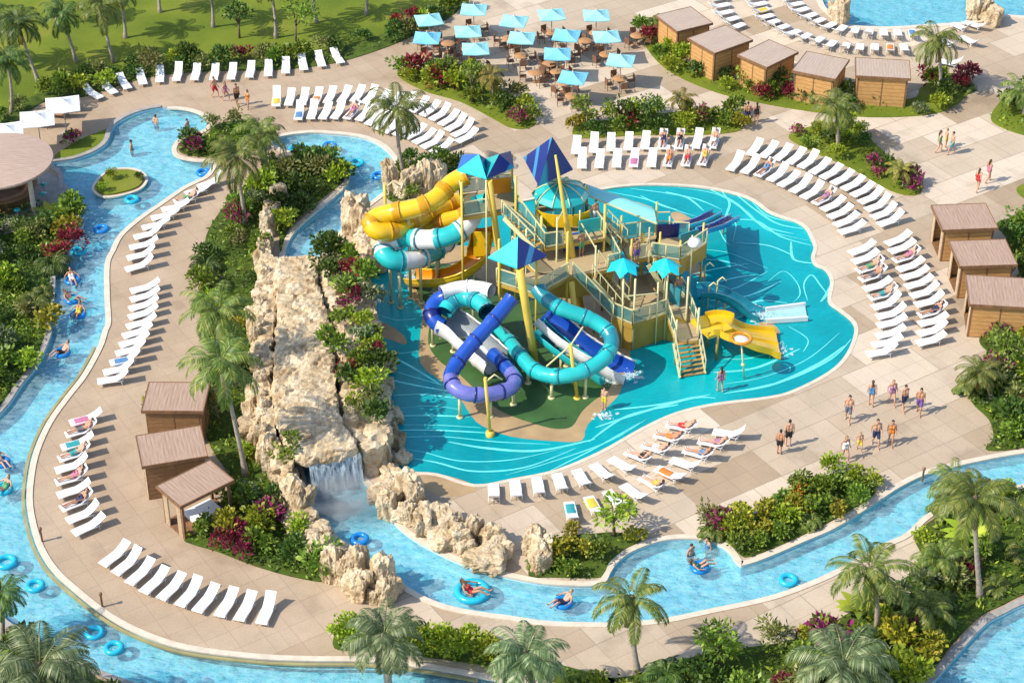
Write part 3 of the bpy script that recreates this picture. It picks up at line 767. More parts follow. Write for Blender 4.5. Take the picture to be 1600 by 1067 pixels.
def palm_frond(b, base, az, el, length, rg, nl=26, lw=0.055, ll=0.62, mi=0, sag=0.72, drop_tip=True):
    """arched rachis with two rows of hanging leaflets"""
    p = Vector(base); pts = [p.copy()]; a = el; n = 12
    for i in range(n):
        d = Vector((math.cos(az) * math.cos(a), math.sin(az) * math.cos(a), math.sin(a)))
        p = p + d * length / n; pts.append(p.copy()); a -= sag * (0.10 + 0.022 * i)
    tw = rg.uniform(-0.4, 0.4)
    for i in range(n):
        a_, c = pts[i], pts[i + 1]
        s = (c - a_).cross(Vector((0, 0, 1)))
        if s.length < 1e-4: s = Vector((1, 0, 0))
        s = s.normalized() * 0.022
        b.add([a_ - s, c - s, c + s, a_ + s], [(0, 1, 2, 3)], mi)
    for k in range(nl):
        t = 0.12 + 0.87 * k / (nl - 1); f = t * n; i = min(int(f), n - 1)
        q = pts[i].lerp(pts[i + 1], f - i); d = (pts[i + 1] - pts[i]).normalized()
        s = d.cross(Vector((0, 0, 1)))
        if s.length < 1e-4: s = Vector((math.sin(az), -math.cos(az), 0))
        s.normalize(); l = ll * (0.35 + 0.65 * math.sin(math.pi * min(1, t * 0.85 + 0.12))) * rg.uniform(0.85, 1.1)
        for sg in (-1, 1):
            ld = s * sg * 0.85 + d * 0.62 + Vector((0, 0, -0.32 + 0.18 * sg * tw))
            leaf(b, q, ld, l, lw, d.cross(s), mi, droop=0.22)
def palm_crown(seed, mat_leaf, nf=18, length=2.35, lw=0.07, ll=0.6, lo=-0.45, hi=1.3, dead=2):
    rg = random.Random(seed); b = MB()
    for i in range(nf):
        az = 2.399963 * i + rg.uniform(-.25, .25)
        el = lo + (hi - lo) * ((i + 0.5) / nf) ** 0.85 + rg.uniform(-.12, .12)
        palm_frond(b, (0.06 * math.cos(az), 0.06 * math.sin(az), 0), az, el, length * rg.uniform(0.85, 1.1) * (0.8 if el > 1.0 else 1), rg, lw=lw, ll=ll)
    for i in range(dead):
        az = rg.uniform(0, 6.28); palm_frond(b, (0, 0, -0.1), az, -0.75, length * 0.75, rg, nl=16, lw=lw, ll=ll * 0.6, mi=1)
    b.lathe((0, 0, -0.35), [(0.10, 0), (0.17, 0.18), (0.12, 0.42), (0.0, 0.55)], 8, 2)
    return b.build('crown', [mat_leaf, M['frond_gold'], M['bark']], link=False).data
CROWNS = {'green': [palm_crown(s, M['frond_green']) for s in (1, 2, 3)],
          'gold': [palm_crown(s, M['frond_gold'], nf=18, length=2.4, lw=0.09) for s in (4,)],
          'mixed': [palm_crown(s, M['frond_green'], nf=16, length=2.5, lw=0.08, dead=5) for s in (8, 9)],
          'blue': [palm_crown(s, M['frond_blue'], nf=26, length=2.3, lw=0.07, lo=-0.75, hi=1.3, dead=3) for s in (5, 6)],
          'dark': [palm_crown(s, M['leaf_dark'], nf=22, length=2.3) for s in (7,)]}
def palm(base_px, crown_px, rpx, kind, label, cat='palm tree', group=None, name='palm_tree', tr=0.13, coco=True, bz=0.0):
    base = P(*base_px, bz); top = height_above(base, *crown_px)
    depth = (base - camo.location).dot(Vector((0, math.cos(TH), -math.sin(TH))))
    r = rpx * depth / F
    o = thing(name, label, cat, base, 0, group)
    h = top - base; b = MB()
    bend = Vector((rng.uniform(-.25, .25), rng.uniform(-.25, .25), 0)) * min(1, h.z / 6)
    n = 14; pts = []; rad = []
    for i in range(n + 1):
        t = i / n
        pts.append(Vector((h.x * t ** 1.25, h.y * t, h.z * t)) + bend * math.sin(math.pi * t) + Vector((0, 0, -0.15 if i == 0 else 0)))
        rad.append(tr * (1.55 - 0.5 * min(1, t * 6) - 0.35 * t) * (1.06 if i % 2 else 1.0))
    b.tube(pts, 1, 9, rad=rad)
    b.build('trunk', M['trunk'], o)
    c = bpy.data.objects.new('crown', rng.choice(CROWNS[kind])); COL.objects.link(c); c.parent = o
    s = r / 2.15
    c.location = h; c.rotation_euler = (rng.uniform(-.08, .08), rng.uniform(-.08, .08), rng.uniform(0, 6.28)); c.scale = (s, s, s)
    if coco and r > 1.3:
        k = MB()
        for i in range(7):
            a = i * 0.9
            k.lathe(h + Vector((0.2 * math.cos(a), 0.2 * math.sin(a), -0.42 - 0.1 * (i % 2))), [(0, -.11), (.08, -.07), (.1, 0), (.07, .08), (0, .11)], 7)
        k.build('coconut', M['frond_gold'], o)
    return o
G = 'coconut palms around the river'
palm((634,287), (620,168), 58, 'green', 'tall coconut palm in front of the angled sunbeds above the upper pool')
palm((384,350), (370,245), 56, 'green', 'dark coconut palm at the head of the rock spine')
palm((412,262), (406,208), 48, 'green', 'short bushy palm in the planting beside the pond', coco=False)
palm((352,612), (342,484), 62, 'green', 'coconut palm over the river side sunbeds, highest on the rock spine bed')
palm((384,744), (344,566), 70, 'green', 'long leaning coconut palm with pale trunk behind the timber pavilions')
palm((606,1085), (600,992), 74, 'blue', 'silvery full palm in the hedge bed at the southern bank', coco=False, tr=0.2)
palm((832,1120), (822,1022), 74, 'blue', 'silvery full palm overhanging the bottom path', coco=False, tr=0.2)
palm((996,1050), (988,934), 66, 'mixed', 'coconut palm with golden drooping fronds against the round bay')
palm((1366,998), (1360,888), 72, 'mixed', 'coconut palm leaning over the southern path end')
palm((1531,934), (1524,778), 76, 'green', 'tall coconut palm with pale straight trunk beside the eastern stream')
palm((1322,1120), (1318,1035), 92, 'blue', 'huge silvery palm crown beside the lower river', coco=False, tr=0.22)
palm((60,1140), (62,1040), 104, 'blue', 'broad silvery palm crown in the south west corner', coco=False, tr=0.22)
palm((4,1000), (2,925), 48, 'dark', 'small dark palm at the western water edge', coco=False)
palm((1468,146), (1464,62), 48, 'green', 'palm among the far pool sunbeds beside the last cabana')
palm((1309,238), (1306,166), 46, 'green', 'palm in the triangular bed below the far cabanas')
palm((1548,622), (1532,580), 42, 'green', 'low palm at the corner of the eastern bed', coco=False)
palm((1066,188), (1065,154), 24, 'gold', 'small feathery palm in the cross bed', coco=False, tr=0.09)
palm((1600,178), (1594,140), 38, 'green', 'low palm in the far corner bed', coco=False)
palm((1478,905), (1470,872), 50, 'green', 'bushy low palm beside the path end', coco=False)
palm((1440,985), (1450,952), 48, 'green', 'bushy low palm over the lower river bank', coco=False)
palm((770,165), (768,118), 28, 'gold', 'small palm at the parasol terrace bed', coco=False, tr=0.09)
palm((1412,292), (1408,265), 26, 'gold', 'small round palm at the tip of the triangular bed', coco=False, tr=0.09)
palm((1500,790), (1490,750), 46, 'green', 'feathery palm leaning on the eastern stream', coco=False)
for bp, cp, r, kd, lb in [((60,128),(28,35),48,'dark','dark leaning palm nearest the poolside umbrellas'), ((119,97),(96,22),40,'dark','palm standing in shade at the lawn front'),
    ((178,98),(158,10),44,'green','leaning palm at the front of the lawn with pale trunk'), ((196,60),(184,-15),40,'green','palm behind the leaning lawn palm'),
    ((18,176),(10,92),44,'dark','palm at the western end of the lawn hedge'), ((333,43),(322,-40),40,'green','slender palm alone in mid lawn'),
    ((431,60),(420,-30),42,'green','slender palm at the lawn behind the sunbeds'), ((495,36),(488,-50),40,'green','palm near the parasol end of the lawn'),
    ((572,24),(568,-50),38,'green','last lawn palm towards the parasol terrace'), ((250,20),(246,-50),38,'green','palm deep in the lawn'),
    ((-20,110),(-25,20),46,'dark','palm leaning in at the western lawn edge'), ((90,40),(84,-40),40,'dark','palm deep in the lawn shade')]:
    palm(bp, cp, r, kd, lb, group='palms on the lawn', tr=0.12)

# ---- broad-leaved trees with open crowns
def open_tree(base_px, crown_px, rpx, mat, label, name='broadleaf_tree', n=420, ll=0.28, lw=0.15):
    base = P(*base_px); top = height_above(base, *crown_px)
    depth = (base - camo.location).dot(Vector((0, math.cos(TH), -math.sin(TH)))); r = rpx * depth / F
    o = thing(name, label, 'tree', base); h = top - base
    b = MB(); rg = random.Random(int(base_px[0]))
    b.tube([(0, 0, -.1), h * 0.35, h * 0.7], 1, 7, rad=[0.11, 0.08, 0.06])
    ends = []
    for i in range(7):
        d = rand_dir(rg, -0.1); e = h + Vector((d.x * r * .75, d.y * r * .75, d.z * r * 0.5)); ends.append(e)
        b.tube([h * 0.6, (h * 0.6).lerp(e, 0.55) + Vector((0, 0, .1)), e], 1, 5, rad=[0.055, 0.035, 0.015])
    b.build('trunk', M['bark'], o)
    c = MB()
    for i in range(n):
        e = rg.choice(ends); d = rand_dir(rg, -0.6); p = e + d * r * 0.42 * rg.random() ** 0.4
        leaf(c, p, d + rand_dir(rg, -1) * 0.7, ll * rg.uniform(.7, 1.2), lw, rand_dir(rg, -1))
    c.build('crown', mat, o)
    return o
open_tree((462,72),(462,20),34,M['leaf_mid'],'round leafy tree on the lawn edge behind the sunbeds')
open_tree((374,60),(372,22),20,M['leaf_dark'],'small dark tree in mid lawn')
open_tree((1125,1048),(1120,1000),32,M['leaf_mid'],'flat topped frangipani beside the southern path', ll=0.34, lw=0.13)
open_tree((918,205),(916,168),22,M['leaf_mid'],'frangipani at the western end of the cross bed', n=260)
open_tree((966,200),(968,162),20,M['leaf_dark'],'second frangipani in the cross bed', n=200)
open_tree((1012,200),(1012,164),18,M['leaf_dark'],'frangipani in the middle of the cross bed', n=200)
open_tree((960,838),(958,800),30,M['leaf_lime'],'bright young tree in the bay planting beside the sunbeds', n=420)
open_tree((738,160),(738,118),24,M['leaf_mid'],'leafy tree in the terrace bed', n=320)
open_tree((1142,186),(1142,168),10,M['leaf_mid'],'tiny tree at the eastern tip of the cross bed', n=120)
open_tree((1578,580),(1572,538),30,M['leaf_mid'],'leafy tree beside the eastern cabanas')
open_tree((470,745),(452,700),26,M['leaf_mid'],'bushy tree at the bridge front above the tunnel', n=380)

# ---- shrubs
def mk(mats, seeds, **kw):
    out = []
    for s in seeds:
        b, L = shrub_mesh(s, mats, **kw); out.append(b.build('shrub', mats, link=False).data)
    return out
def spiky(seed, mat, n=26, l=1.0, lw=0.09, arch=0.9):
    rg = random.Random(seed); b = MB()
    for i in range(n):
        palm_frond(b, (0, 0, 0.05), i * 2.4 + rg.uniform(-.2, .2), rg.uniform(0.35, 1.35), l * rg.uniform(.6, .95), rg, nl=12, lw=lw, ll=0.26, sag=arch)
    return b.build('shrub', [mat], link=False).data
def banana(seed, mat, n=11):
    rg = random.Random(seed); b = MB()
    for i in range(n):
        az = i * 2.4; el = rg.uniform(0.5, 1.3); p = Vector((0, 0, 0.1)); w0 = 0.30; prev = None; rows = []
        ln = rg.uniform(0.7, 1.0)
        for k in range(7):
            d = Vector((math.cos(az) * math.cos(el), math.sin(az) * math.cos(el), math.sin(el)))
            s = Vector((-math.sin(az), math.cos(az), 0)) * w0 * math.sin(math.pi * min(1, (k + .15) / 6.3)) * 0.5
            rows += [p - s, p + s]; p = p + d * ln / 6; el -= 0.2
        b.add(rows, [(2 * q, 2 * q + 1, 2 * q + 3, 2 * q + 2) for q in range(6)])
    return b.build('shrub', [mat], link=False).data
SH = {
 'dark': ('dark green leafy shrub', mk([M['leaf_dark'], M['leaf_magenta']], (11, 12, 13)), 'shrub'),
 'mid': ('mid green leafy shrub', mk([M['leaf_mid']], (14, 15, 16)), 'shrub'),
 'lime': ('bright lime green shrub', mk([M['leaf_lime']], (17, 18), ll=0.18), 'shrub'),
 'yellow': ('yellow green shrub', mk([M['leaf_yellow']], (19,), ll=0.18), 'shrub'),
 'olive': ('olive green shrub', mk([M['leaf_olive']], (20, 21), ll=0.22, lw=0.08), 'shrub'),
 'red': ('crimson leaved shrub', mk([M['leaf_red']], (22, 23), ll=0.24, lw=0.1, n=280), 'shrub'),
 'magenta': ('magenta bougainvillea bush', mk([M['leaf_mid'], M['leaf_magenta']], (24, 25), flower=0.72), 'flowering bush'),
 'orange': ('green bush with orange blossom', mk([M['leaf_mid'], M['leaf_orange']], (26,), flower=0.3), 'flowering bush'),
 'varieg': ('cream edged variegated shrub', mk([M['leaf_varieg']], (27, 28), ll=0.2), 'shrub'),
 'spiky': ('arching fern like plant', [spiky(31, M['frond_green']), spiky(32, M['frond_green'])], 'plant'),
 'cycad': ('dark spiky cycad', [spiky(33, M['leaf_dark'], n=24, lw=0.07)], 'plant'),
 'banana': ('broad leaved banana plant', [banana(34, M['leaf_mid']), banana(35, M['leaf_lime'])], 'plant'),
 'hedge': ('clipped round yellow green hedge bush', mk([M['leaf_lime']], (36, 37), n=620, lobes=9, ll=0.12, lw=0.08), 'hedge'),
}
NSHRUB = [0]
def shrub(kind, p, size, where, hs=1.0):
    lab, ms, cat = SH[kind]
    o = bpy.data.objects.new(lab.split()[-1] if cat != 'hedge' else 'hedge_bush', rng.choice(ms)); COL.objects.link(o)
    o.name = {'shrub': {'red': 'crimson_shrub', 'varieg': 'variegated_shrub', 'olive': 'olive_shrub', 'lime': 'lime_shrub', 'yellow': 'lime_shrub'}.get(kind, 'shrub'), 'flowering bush': 'flowering_bush', 'plant': 'leafy_plant', 'hedge': 'hedge_bush'}[cat]
    o.location = p; o.rotation_euler = (0, 0, rng.uniform(0, 6.28)); o.scale = (size, size, size * hs)
    big = 'large' if size > 1.75 else ('small' if size < 1.05 else '')
    l = (big + ' ' + lab + ' ' + where).strip()
    tag(o, l, cat, 'like ' + l)
    NSHRUB[0] += 1
    return o
def scatter(key, where, kinds, n, size=(1.1, 1.9), z=0.05, spacing=0.8, lm=None, seed=1):
    """kinds: dict of weights; lm: landmark phrases {(px,py): phrase} that finish the label"""
    rg = random.Random(seed); poly = BEDS[key] if isinstance(key, str) else key
    xs = [p[0] for p in poly]; ys = [p[1] for p in poly]; got = []; tries = 0
    ks, ws = list(kinds), list(kinds.values())
    marks = [(P(*k), v) for k, v in (lm or {}).items()]
    while len(got) < n and tries < 4000:
        tries += 1
        p = Vector((rg.uniform(min(xs), max(xs)), rg.uniform(min(ys), max(ys)), z))
        if not inside(p, poly) or any((p - q).length < spacing for q in got): continue
        got.append(p); k = rg.choices(ks, ws)[0]
        w = where if not marks else where + ' ' + min(marks, key=lambda m: (m[0] - p).length)[1]
        shrub(k, p, rg.uniform(*size), w, rg.uniform(0.85, 1.2))
JW = {'dark': 4, 'mid': 6, 'lime': 5, 'olive': 2, 'spiky': 2, 'banana': 2, 'varieg': 1.5, 'red': 0.5, 'cycad': 0.5, 'yellow': 1.5}
scatter('jungle', 'in the western jungle', JW, 44, (0.95, 1.8), spacing=0.85, lm={(20,370): 'behind the pool bar', (110,350): 'at the river mouth', (60,440): 'halfway down', (30,540): 'at its southern end'}, seed=3)
scatter('midwall', 'in the rock spine bed', JW | {'magenta': 1}, 36, (0.9, 1.7), spacing=0.85, lm={(340,360): 'beside the curved sunbeds', (340,520): 'under the middle palm', (370,700): 'behind the pavilions', (380,830): 'at the southern tip', (470,860): 'against the rock spur'}, seed=4)
scatter('upperisle', 'on the upper pool island', {'dark': 5, 'mid': 4, 'olive': 1, 'red': 0.6, 'lime': 1}, 15, (1.0, 1.7), spacing=0.8, lm={(490,262): 'near the tubes', (460,340): 'near the bridge'}, seed=5)
rp = smooth(PP([(500,402),(545,400),(572,440),(584,500),(596,560),(604,620),(606,672),(580,684),(552,660),(534,610),(524,540),(512,470)], 1.95), 3, True)
scatter(rp, 'on the ledge above the splash pool', {'dark': 4, 'mid': 4, 'lime': 2, 'olive': 2, 'red': 0.8, 'varieg': 2, 'orange': 0.6, 'magenta': .5}, 30, (0.9, 1.6), z=2.0, spacing=0.6, lm={(540,440): 'beside the yellow slide', (560,540): 'midway along the bridge', (580,680): 'near the tunnel mouth'}, seed=6)
scatter('pondplanter', 'in the pond planter', {'mid': 3, 'dark': 3, 'olive': 2, 'varieg': 1}, 11, (0.9, 1.5), spacing=0.7, lm={(310,225): 'beside the pond', (390,215): 'beside the palms'}, seed=7)
scatter('baybed', 'in the bay planting', {'lime': 3, 'yellow': 2, 'mid': 2, 'spiky': 2}, 9, (0.9, 1.5), spacing=0.8, lm={(850,870): 'next to the rocks', (940,850): 'next to the bay'}, seed=8)
scatter('eastbed', 'in the bed above the eastern stream', {'lime': 3, 'mid': 4, 'yellow': 2, 'olive': 1.5, 'spiky': 3, 'orange': .4}, 26, (0.85, 1.35), spacing=0.75, lm={(1140,840): 'at the bay end', (1230,810): 'midway', (1320,760): 'at the plaza end'}, seed=9)
scatter('rightbed', 'in the eastern plaza bed', {'dark': 3, 'mid': 4, 'lime': 2, 'magenta': 1.2, 'red': 1.2, 'spiky': 1, 'olive': 2}, 18, (1.1, 1.9), spacing=0.85, lm={(1550,590): 'near the cabanas', (1580,690): 'near the stream'}, seed=10)
scatter('southjungle', 'in the south east jungle', JW | {'red': 1, 'magenta': .6, 'lime': 7, 'yellow': 2}, 58, (1.0, 1.9), spacing=0.9, lm={(1470,820): 'beside the eastern stream', (1580,850): 'behind the straight palm', (1440,930): 'beside the path end', (1400,1020): 'above the lower river', (1250,1030): 'by the huge silvery palm', (1080,1050): 'by the frangipani', (950,1070): 'below the golden palm', (1540,930): 'along the lower river bank'}, seed=11)
for i, (x, y) in enumerate([(543,1000),(560,1003),(640,1008),(686,1015),(736,1024),(712,1022),(664,1012),(752,1032)]):
    shrub('hedge', P(x, y, 0.05), 1.5 + 0.12 * (i % 3), 'by the southern bank, ' + ('under the palm' if x < 600 else f'{ORD[i - 2]} of six'), 1.0)
scatter('southwest', 'in the south west corner', {'dark': 4, 'mid': 3, 'spiky': 4, 'red': .5, 'lime': 2, 'banana': 1.5}, 27, (1.2, 2.3), spacing=1.0, lm={(20,1010): 'by the silvery palm', (120,1060): 'at the river edge', (250,1090): 'along the bottom bank'}, seed=12)
scatter('topbed', 'in the terrace bed', {'mid': 4, 'lime': 4, 'red': .6, 'dark': 1, 'olive': 1}, 17, (1.0, 1.7), spacing=0.85, lm={(650,125): 'at the sunbed end', (800,180): 'at the splash pool end'}, seed=13)
scatter('crossbed', 'in the cross bed', {'mid': 4, 'lime': 4, 'magenta': .8, 'dark': 1, 'yellow': 1}, 17, (0.9, 1.6), spacing=0.85, lm={(920,205): 'at its western end', (1130,195): 'at its eastern end'}, seed=14)
scatter('cabanabed', 'along the far cabanas', {'mid': 4, 'lime': 3, 'dark': 3, 'varieg': 1, 'red': 1.4, 'spiky': 1}, 30, (0.9, 1.5), spacing=0.8, lm={(1020,70): 'at the first cabana', (1120,125): 'at the second and third cabana', (1280,165): 'at the fourth cabana', (1430,165): 'past the fifth cabana'}, seed=15)
scatter('palmbed', 'in the triangular bed', {'mid': 3, 'lime': 2, 'magenta': 1.6, 'dark': 2, 'spiky': 1}, 15, (0.8, 1.4), spacing=0.8, lm={(1280,210): 'under the palm', (1400,280): 'at its narrow tip'}, seed=16)
scatter('cornerbed', 'in the far corner bed', {'mid': 3, 'lime': 3, 'dark': 2}, 7, (1.1, 1.7), spacing=0.9, seed=17)
scatter('cabanaside', 'behind the eastern cabanas', {'dark': 5, 'mid': 3}, 10, (1.2, 1.8), spacing=0.9, seed=18)
scatter('cabanafoot', 'at the foot of the last eastern cabana', {'mid': 3, 'lime': 2, 'magenta': 1}, 7, (0.8, 1.3), spacing=0.8, seed=19)
scatter('bedpoolend', 'between the upper pool and the slide tower', {'dark': 4, 'mid': 3, 'olive': 1}, 10, (0.9, 1.5), spacing=0.8, seed=20)
scatter('lawnedge', 'in the lawn hedge', {'dark': 5, 'mid': 4, 'olive': 2, 'lime': 1.5, 'red': .5}, 44, (0.95, 1.6), spacing=0.8, lm={(20,190): 'behind the white umbrellas', (150,140): 'behind the first sunbeds', (300,110): 'behind the middle sunbeds', (450,105): 'behind the last sunbeds', (640,60): 'towards the parasols'}, seed=21)
scatter('pondisland', 'on the pond island', {'dark': 1, 'lime': 1}, 3, (0.5, 0.8), z=0.1, spacing=1.2, seed=22)
for kind, x, y, s, w in [('red',110,385,1.5,'over the river wall beside the pool bar'),('red',92,405,1.3,'low on the river wall'),('magenta',112,224,1.2,'alone at the pond bank'),('magenta',298,236,1.4,'at the tip of the pond planter'),
   ('red',385,865,1.3,'at the front of the pavilion bed'),('red',350,858,1.1,'beside the pavilion corner'),('red',365,846,1.2,'behind the front row of the pavilion bed'),('orange',330,640,0.9,'between the pavilions and palm trunk'),('orange',410,292,1.0,'against the first spine rocks'),('orange',232,812,0.6,'in the lawn grass'),
   ('magenta',1128,826,1.3,'at the plaza tip of the eastern stream bed'),('magenta',1414,990,1.5,'by the path end palm'),('red',1508,900,1.2,'under the straight palm'),('magenta',1558,524,1.3,'under the last eastern cabana'),
   ('magenta',810,192,1.3,'at the tip of the terrace bed'),('red',690,132,1.5,'in the terrace bed front'),('red',708,138,1.4,'beside the terrace bed front'),('magenta',1090,190,1.4,'in the cross bed middle'),('red',985,200,1.3,'in the cross bed front'),
   ('red',1018,66,1.4,'at the wall of the first cabana'),('red',1500,138,1.5,'beside the far palm'),('magenta',1244,212,0.9,'at the corner of the triangular bed'),('magenta',1372,262,1.2,'along the triangular bed edge'),('red',540,590,1.1,'on the ledge over the slides')][:]:
    if kind == 'orange' and x == 232: continue
    shrub(kind, P(x, y, 2.0 if (x, y) == (540, 590) else 0.05), s, w)

# low leafy undergrowth that nobody could count
b = MB(); rg = random.Random(99)
dens = dict(jungle=80, midwall=70, upperisle=70, rightbed=70, southjungle=62, eastbed=70, southwest=45, topbed=10, crossbed=14, cabanabed=12, palmbed=12, baybed=12, cornerbed=12, southhedge=22, pondplanter=40, cabanaside=40, bedpoolend=45, lawnedge=45, cabanafoot=35)
for key, dn in dens.items():
    poly = BEDS[key]; xs = [p[0] for p in poly]; ys = [p[1] for p in poly]
    n = int(dn * abs(area2(poly)) / 2)
    for i in range(min(n, 16000)):
        p = Vector((rg.uniform(min(xs), max(xs)), rg.uniform(min(ys), max(ys)), 0.05))
        if not inside(p, poly): continue
        hgt = 0.25 + 0.4 * max(0, noise.noise(p * 0.6))
        p.z += rg.uniform(0.02, hgt)
        mi = 0 if noise.noise(p * 0.45 + Vector((5, 5, 5))) > 0.05 else (1 if rg.random() < .8 else 2)
        leaf(b, p, rand_dir(rg, -0.1), rg.uniform(.18, .36), rg.uniform(.08, .15), rand_dir(rg, -1), mi)
tag(b.build('undergrowth', [M['leaf_dark'], M['leaf_mid'], M['leaf_lime']]), kind='stuff')
# ================================================================== sun loungers
def make_lounger(name='sun_lounger', mats=None, low=1.0):
    wm, fm = mats or (M['white'], M['white_frame'])
    o = thing(name, 'lounger', 'sun lounger')
    # lying along +Y: foot at -Y, head at +Y, curved back
    prof = [(-0.95, 0.30), (-0.80, 0.335), (-0.45, 0.335), (-0.05, 0.325), (0.15, 0.34)]
    back = [(0.15, 0.34), (0.40, 0.45), (0.65, 0.60), (0.84, 0.78), (0.93, 0.90)]
    back = [(y + (1 - low) * 0.12 * i / 4, 0.34 + (z - 0.34) * low) for i, (y, z) in enumerate(back)]
    def strip(pf, nm):
        b = MB(); w = 0.31
        up = [(-w, y, z) for y, z in pf] + [(w, y, z) for y, z in pf]
        dn = [(x, y, z - 0.045) for x, y, z in up]
        n = len(pf); f = []
        for i in range(n - 1):
            f += [(i, n + i, n + i + 1, i + 1), (2 * n + i, 2 * n + i + 1, 3 * n + i + 1, 3 * n + i), (i, i + 1, 2 * n + i + 1, 2 * n + i), (n + i, 3 * n + i, 3 * n + i + 1, n + i + 1)]
        f += [(0, 2 * n, 3 * n, n), (n - 1, 2 * n - 1, 4 * n - 1, 3 * n - 1)]
        b.add(up + dn, f, 0)
        return b.build(nm, wm, o)
    strip(prof, 'seat'); strip(back, 'backrest')
    b = MB()
    for s in (-1, 1):
        x = 0.33 * s
        b.tube([(x, -0.96, 0.28), (x, -0.4, 0.30), (x, 0.3, 0.30), (x, 0.62, 0.29)], 0.022, 6)
        b.tube([(x, -0.72, 0.29), (x, -0.78, 0.0)], 0.02, 6); b.tube([(x, 0.45, 0.30), (x, 0.52, 0.0)], 0.02, 6)
    b.tube([(-0.33, 0.5, 0.28), (0.33, 0.5, 0.28)], 0.018, 6); b.tube([(-0.33, -0.74, 0.26), (0.33, -0.74, 0.26)], 0.018, 6)
    b.tube([(-0.25, 0.52, 0.29), (-0.25, 0.72, 0.62)], 0.014, 6); b.tube([(0.25, 0.52, 0.29), (0.25, 0.72, 0.62)], 0.014, 6)
    b.build('frame', fm, o)
    return o
LG = make_lounger()
LG2 = make_lounger(low=0.66)
LG3 = make_lounger(low=1.2)
TOWELS = []
LY = []            # loungers that carry a person: (location, yaw, row phrase, index)
def lounger_row(pts, n, where, near, far, people=(), scale=(0.88, 0.93, 1.0)):
    """pts: (x, y, hx, hy) along the row: middle of a lounger and the way its head points in the picture"""
    loc = [P(a, c) for a, c, _, _ in pts]
    dirs = [(P(a + hx, c + hy) - P(a - hx, c - hy)).normalized() for a, c, hx, hy in pts]
    fine, fd = [], []
    for i in range(len(pts) - 1):
        p0, p3 = loc[max(i - 1, 0)], loc[min(i + 2, len(pts) - 1)]; p1, p2 = loc[i], loc[i + 1]
        for k in range(16):
            t = k / 16
            fine.append(0.5 * ((2 * p1) + (p2 - p0) * t + (2 * p0 - 5 * p1 + 4 * p2 - p3) * t * t + (3 * p1 - p0 - 3 * p2 + p3) * t ** 3)); fd.append(dirs[i].lerp(dirs[i + 1], t))
    fine.append(loc[-1]); fd.append(dirs[-1])
    L = [0.0]
    for i in range(1, len(fine)): L.append(L[-1] + (fine[i] - fine[i - 1]).length)
    for i in range(n):
        s = L[-1] * i / (n - 1); j = min(len(L) - 2, max(k for k in range(len(L)) if L[k] <= s + 1e-6))
        t = (s - L[j]) / max(1e-6, L[j + 1] - L[j])
        p = fine[j].lerp(fine[j + 1], t) + Vector((rng.uniform(-.04, .04), rng.uniform(-.05, .05), 0)); p.z = 0.0
        d = fd[j].lerp(fd[j + 1], t); rz = math.atan2(-d.x, d.y) + rng.uniform(-.035, .035)
        nm = f"white lounger, {pos(i, n, near, far)} {where}"
        pr = LG if i in people else rng.choices((LG, LG2, LG3), (3, 7, 0.6))[0]
        place(pr, USED, p, rz, nm, f"loungers {where}", scale)
        if i not in people and rng.random() < 0.045: TOWELS.append((p, rz, f"{pos(i, n, near, far)} {where}".replace('the ', '')))
        if i in people: LY.append((p, rz, f"{pos(i, n, near, far)} {where}".replace('the ', '')))
lounger_row([(146,153,-28,-15),(201,134,-14,-17),(260,124,5,-20),(369,120,5,-20),(449,111,1,-20),(527,96,-12,-18)], 15, "below the lawn hedge", "the umbrellas", "the terrace", ())
lounger_row([(433,163,3,-20),(553,156,16,-20),(602,164,22,-17),(668,176,28,-17),(716,204,30,-15),(729,221,30,-13)], 18, "in the back arc above the upper pool", "the pond", "the slides", ())
lounger_row([(468,183,4,-20),(558,183,18,-18),(603,201,24,-16),(650,216,30,-14),(690,238,30,-13)], 14, "in the front arc above the upper pool", "the pond", "the slides", (4,))
lounger_row([(901,236,2,-20),(1010,229,2,-20),(1116,228,8,-20)], 9, "in the back row behind the splash pool", "the tower", "the arc", (5, 6, 8))
lounger_row([(909,258,1,-20),(1018,256,4,-20),(1100,254,8,-20)], 8, "in the front row behind the splash pool", "the tower", "the arc", (5, 6, 7))
lounger_row([(1178,239,22,-22),(1245,254,30,-20),(1302,280,34,-17),(1349,308,38,-15),(1390,352,40,-12)], 14, "in the outer arc by the triangular bed", "the terrace", "the plaza", ())
lounger_row([(1149,263,22,-22),(1190,272,28,-20),(1237,291,32,-18),(1270,309,34,-17),(1301,328,36,-15),(1331,365,38,-11)], 12, "in the inner arc by the splash pool", "the terrace", "the plaza", (7, 2))
lounger_row([(1346,397,38,-12),(1368,449,38,-10),(1387,489,40,-9),(1392,512,40,-7),(1386,539,40,-7),(1377,556,38,-5)], 12, "in the pool side column before the cabanas", "the arc", "the plaza", (2, 5, 3))
lounger_row([(1402,381,38,-12),(1427,435,40,-10),(1448,474,40,-9),(1457,504,40,-8),(1453,539,40,-8)], 12, "in the cabana side column", "the arc", "the plaza", (2, 8))
lounger_row([(771,779,0,16),(835,769,2,17),(903,756,9,16),(967,735,18,11),(1023,709,22,7),(1066,674,22,5)], 11, "along the splash pool's lower edge", "the rocks", "the beach", (7, 8, 9, 10))
lounger_row([(893,807,4,16),(959,788,12,14),(1016,765,18,11),(1066,735,22,8),(1111,703,24,6),(1138,685,24,4)], 10, "in the second row below the splash pool", "the bay", "the plaza", (4, 7, 8))
lounger_row([(330,292,36,-12),(291,318,38,-8),(256,346,39,-8),(230,376,40,-8),(219,422,40,-10)], 10, "in the curved row facing the river mouth", "the palms", "the bend", (2,))
lounger_row([(227,456,40,-9),(224,500,40,-10),(207,549,40,-10),(179,599,40,-6)], 11, "in the river row under the palms", "the curved row", "the pavilions", ())
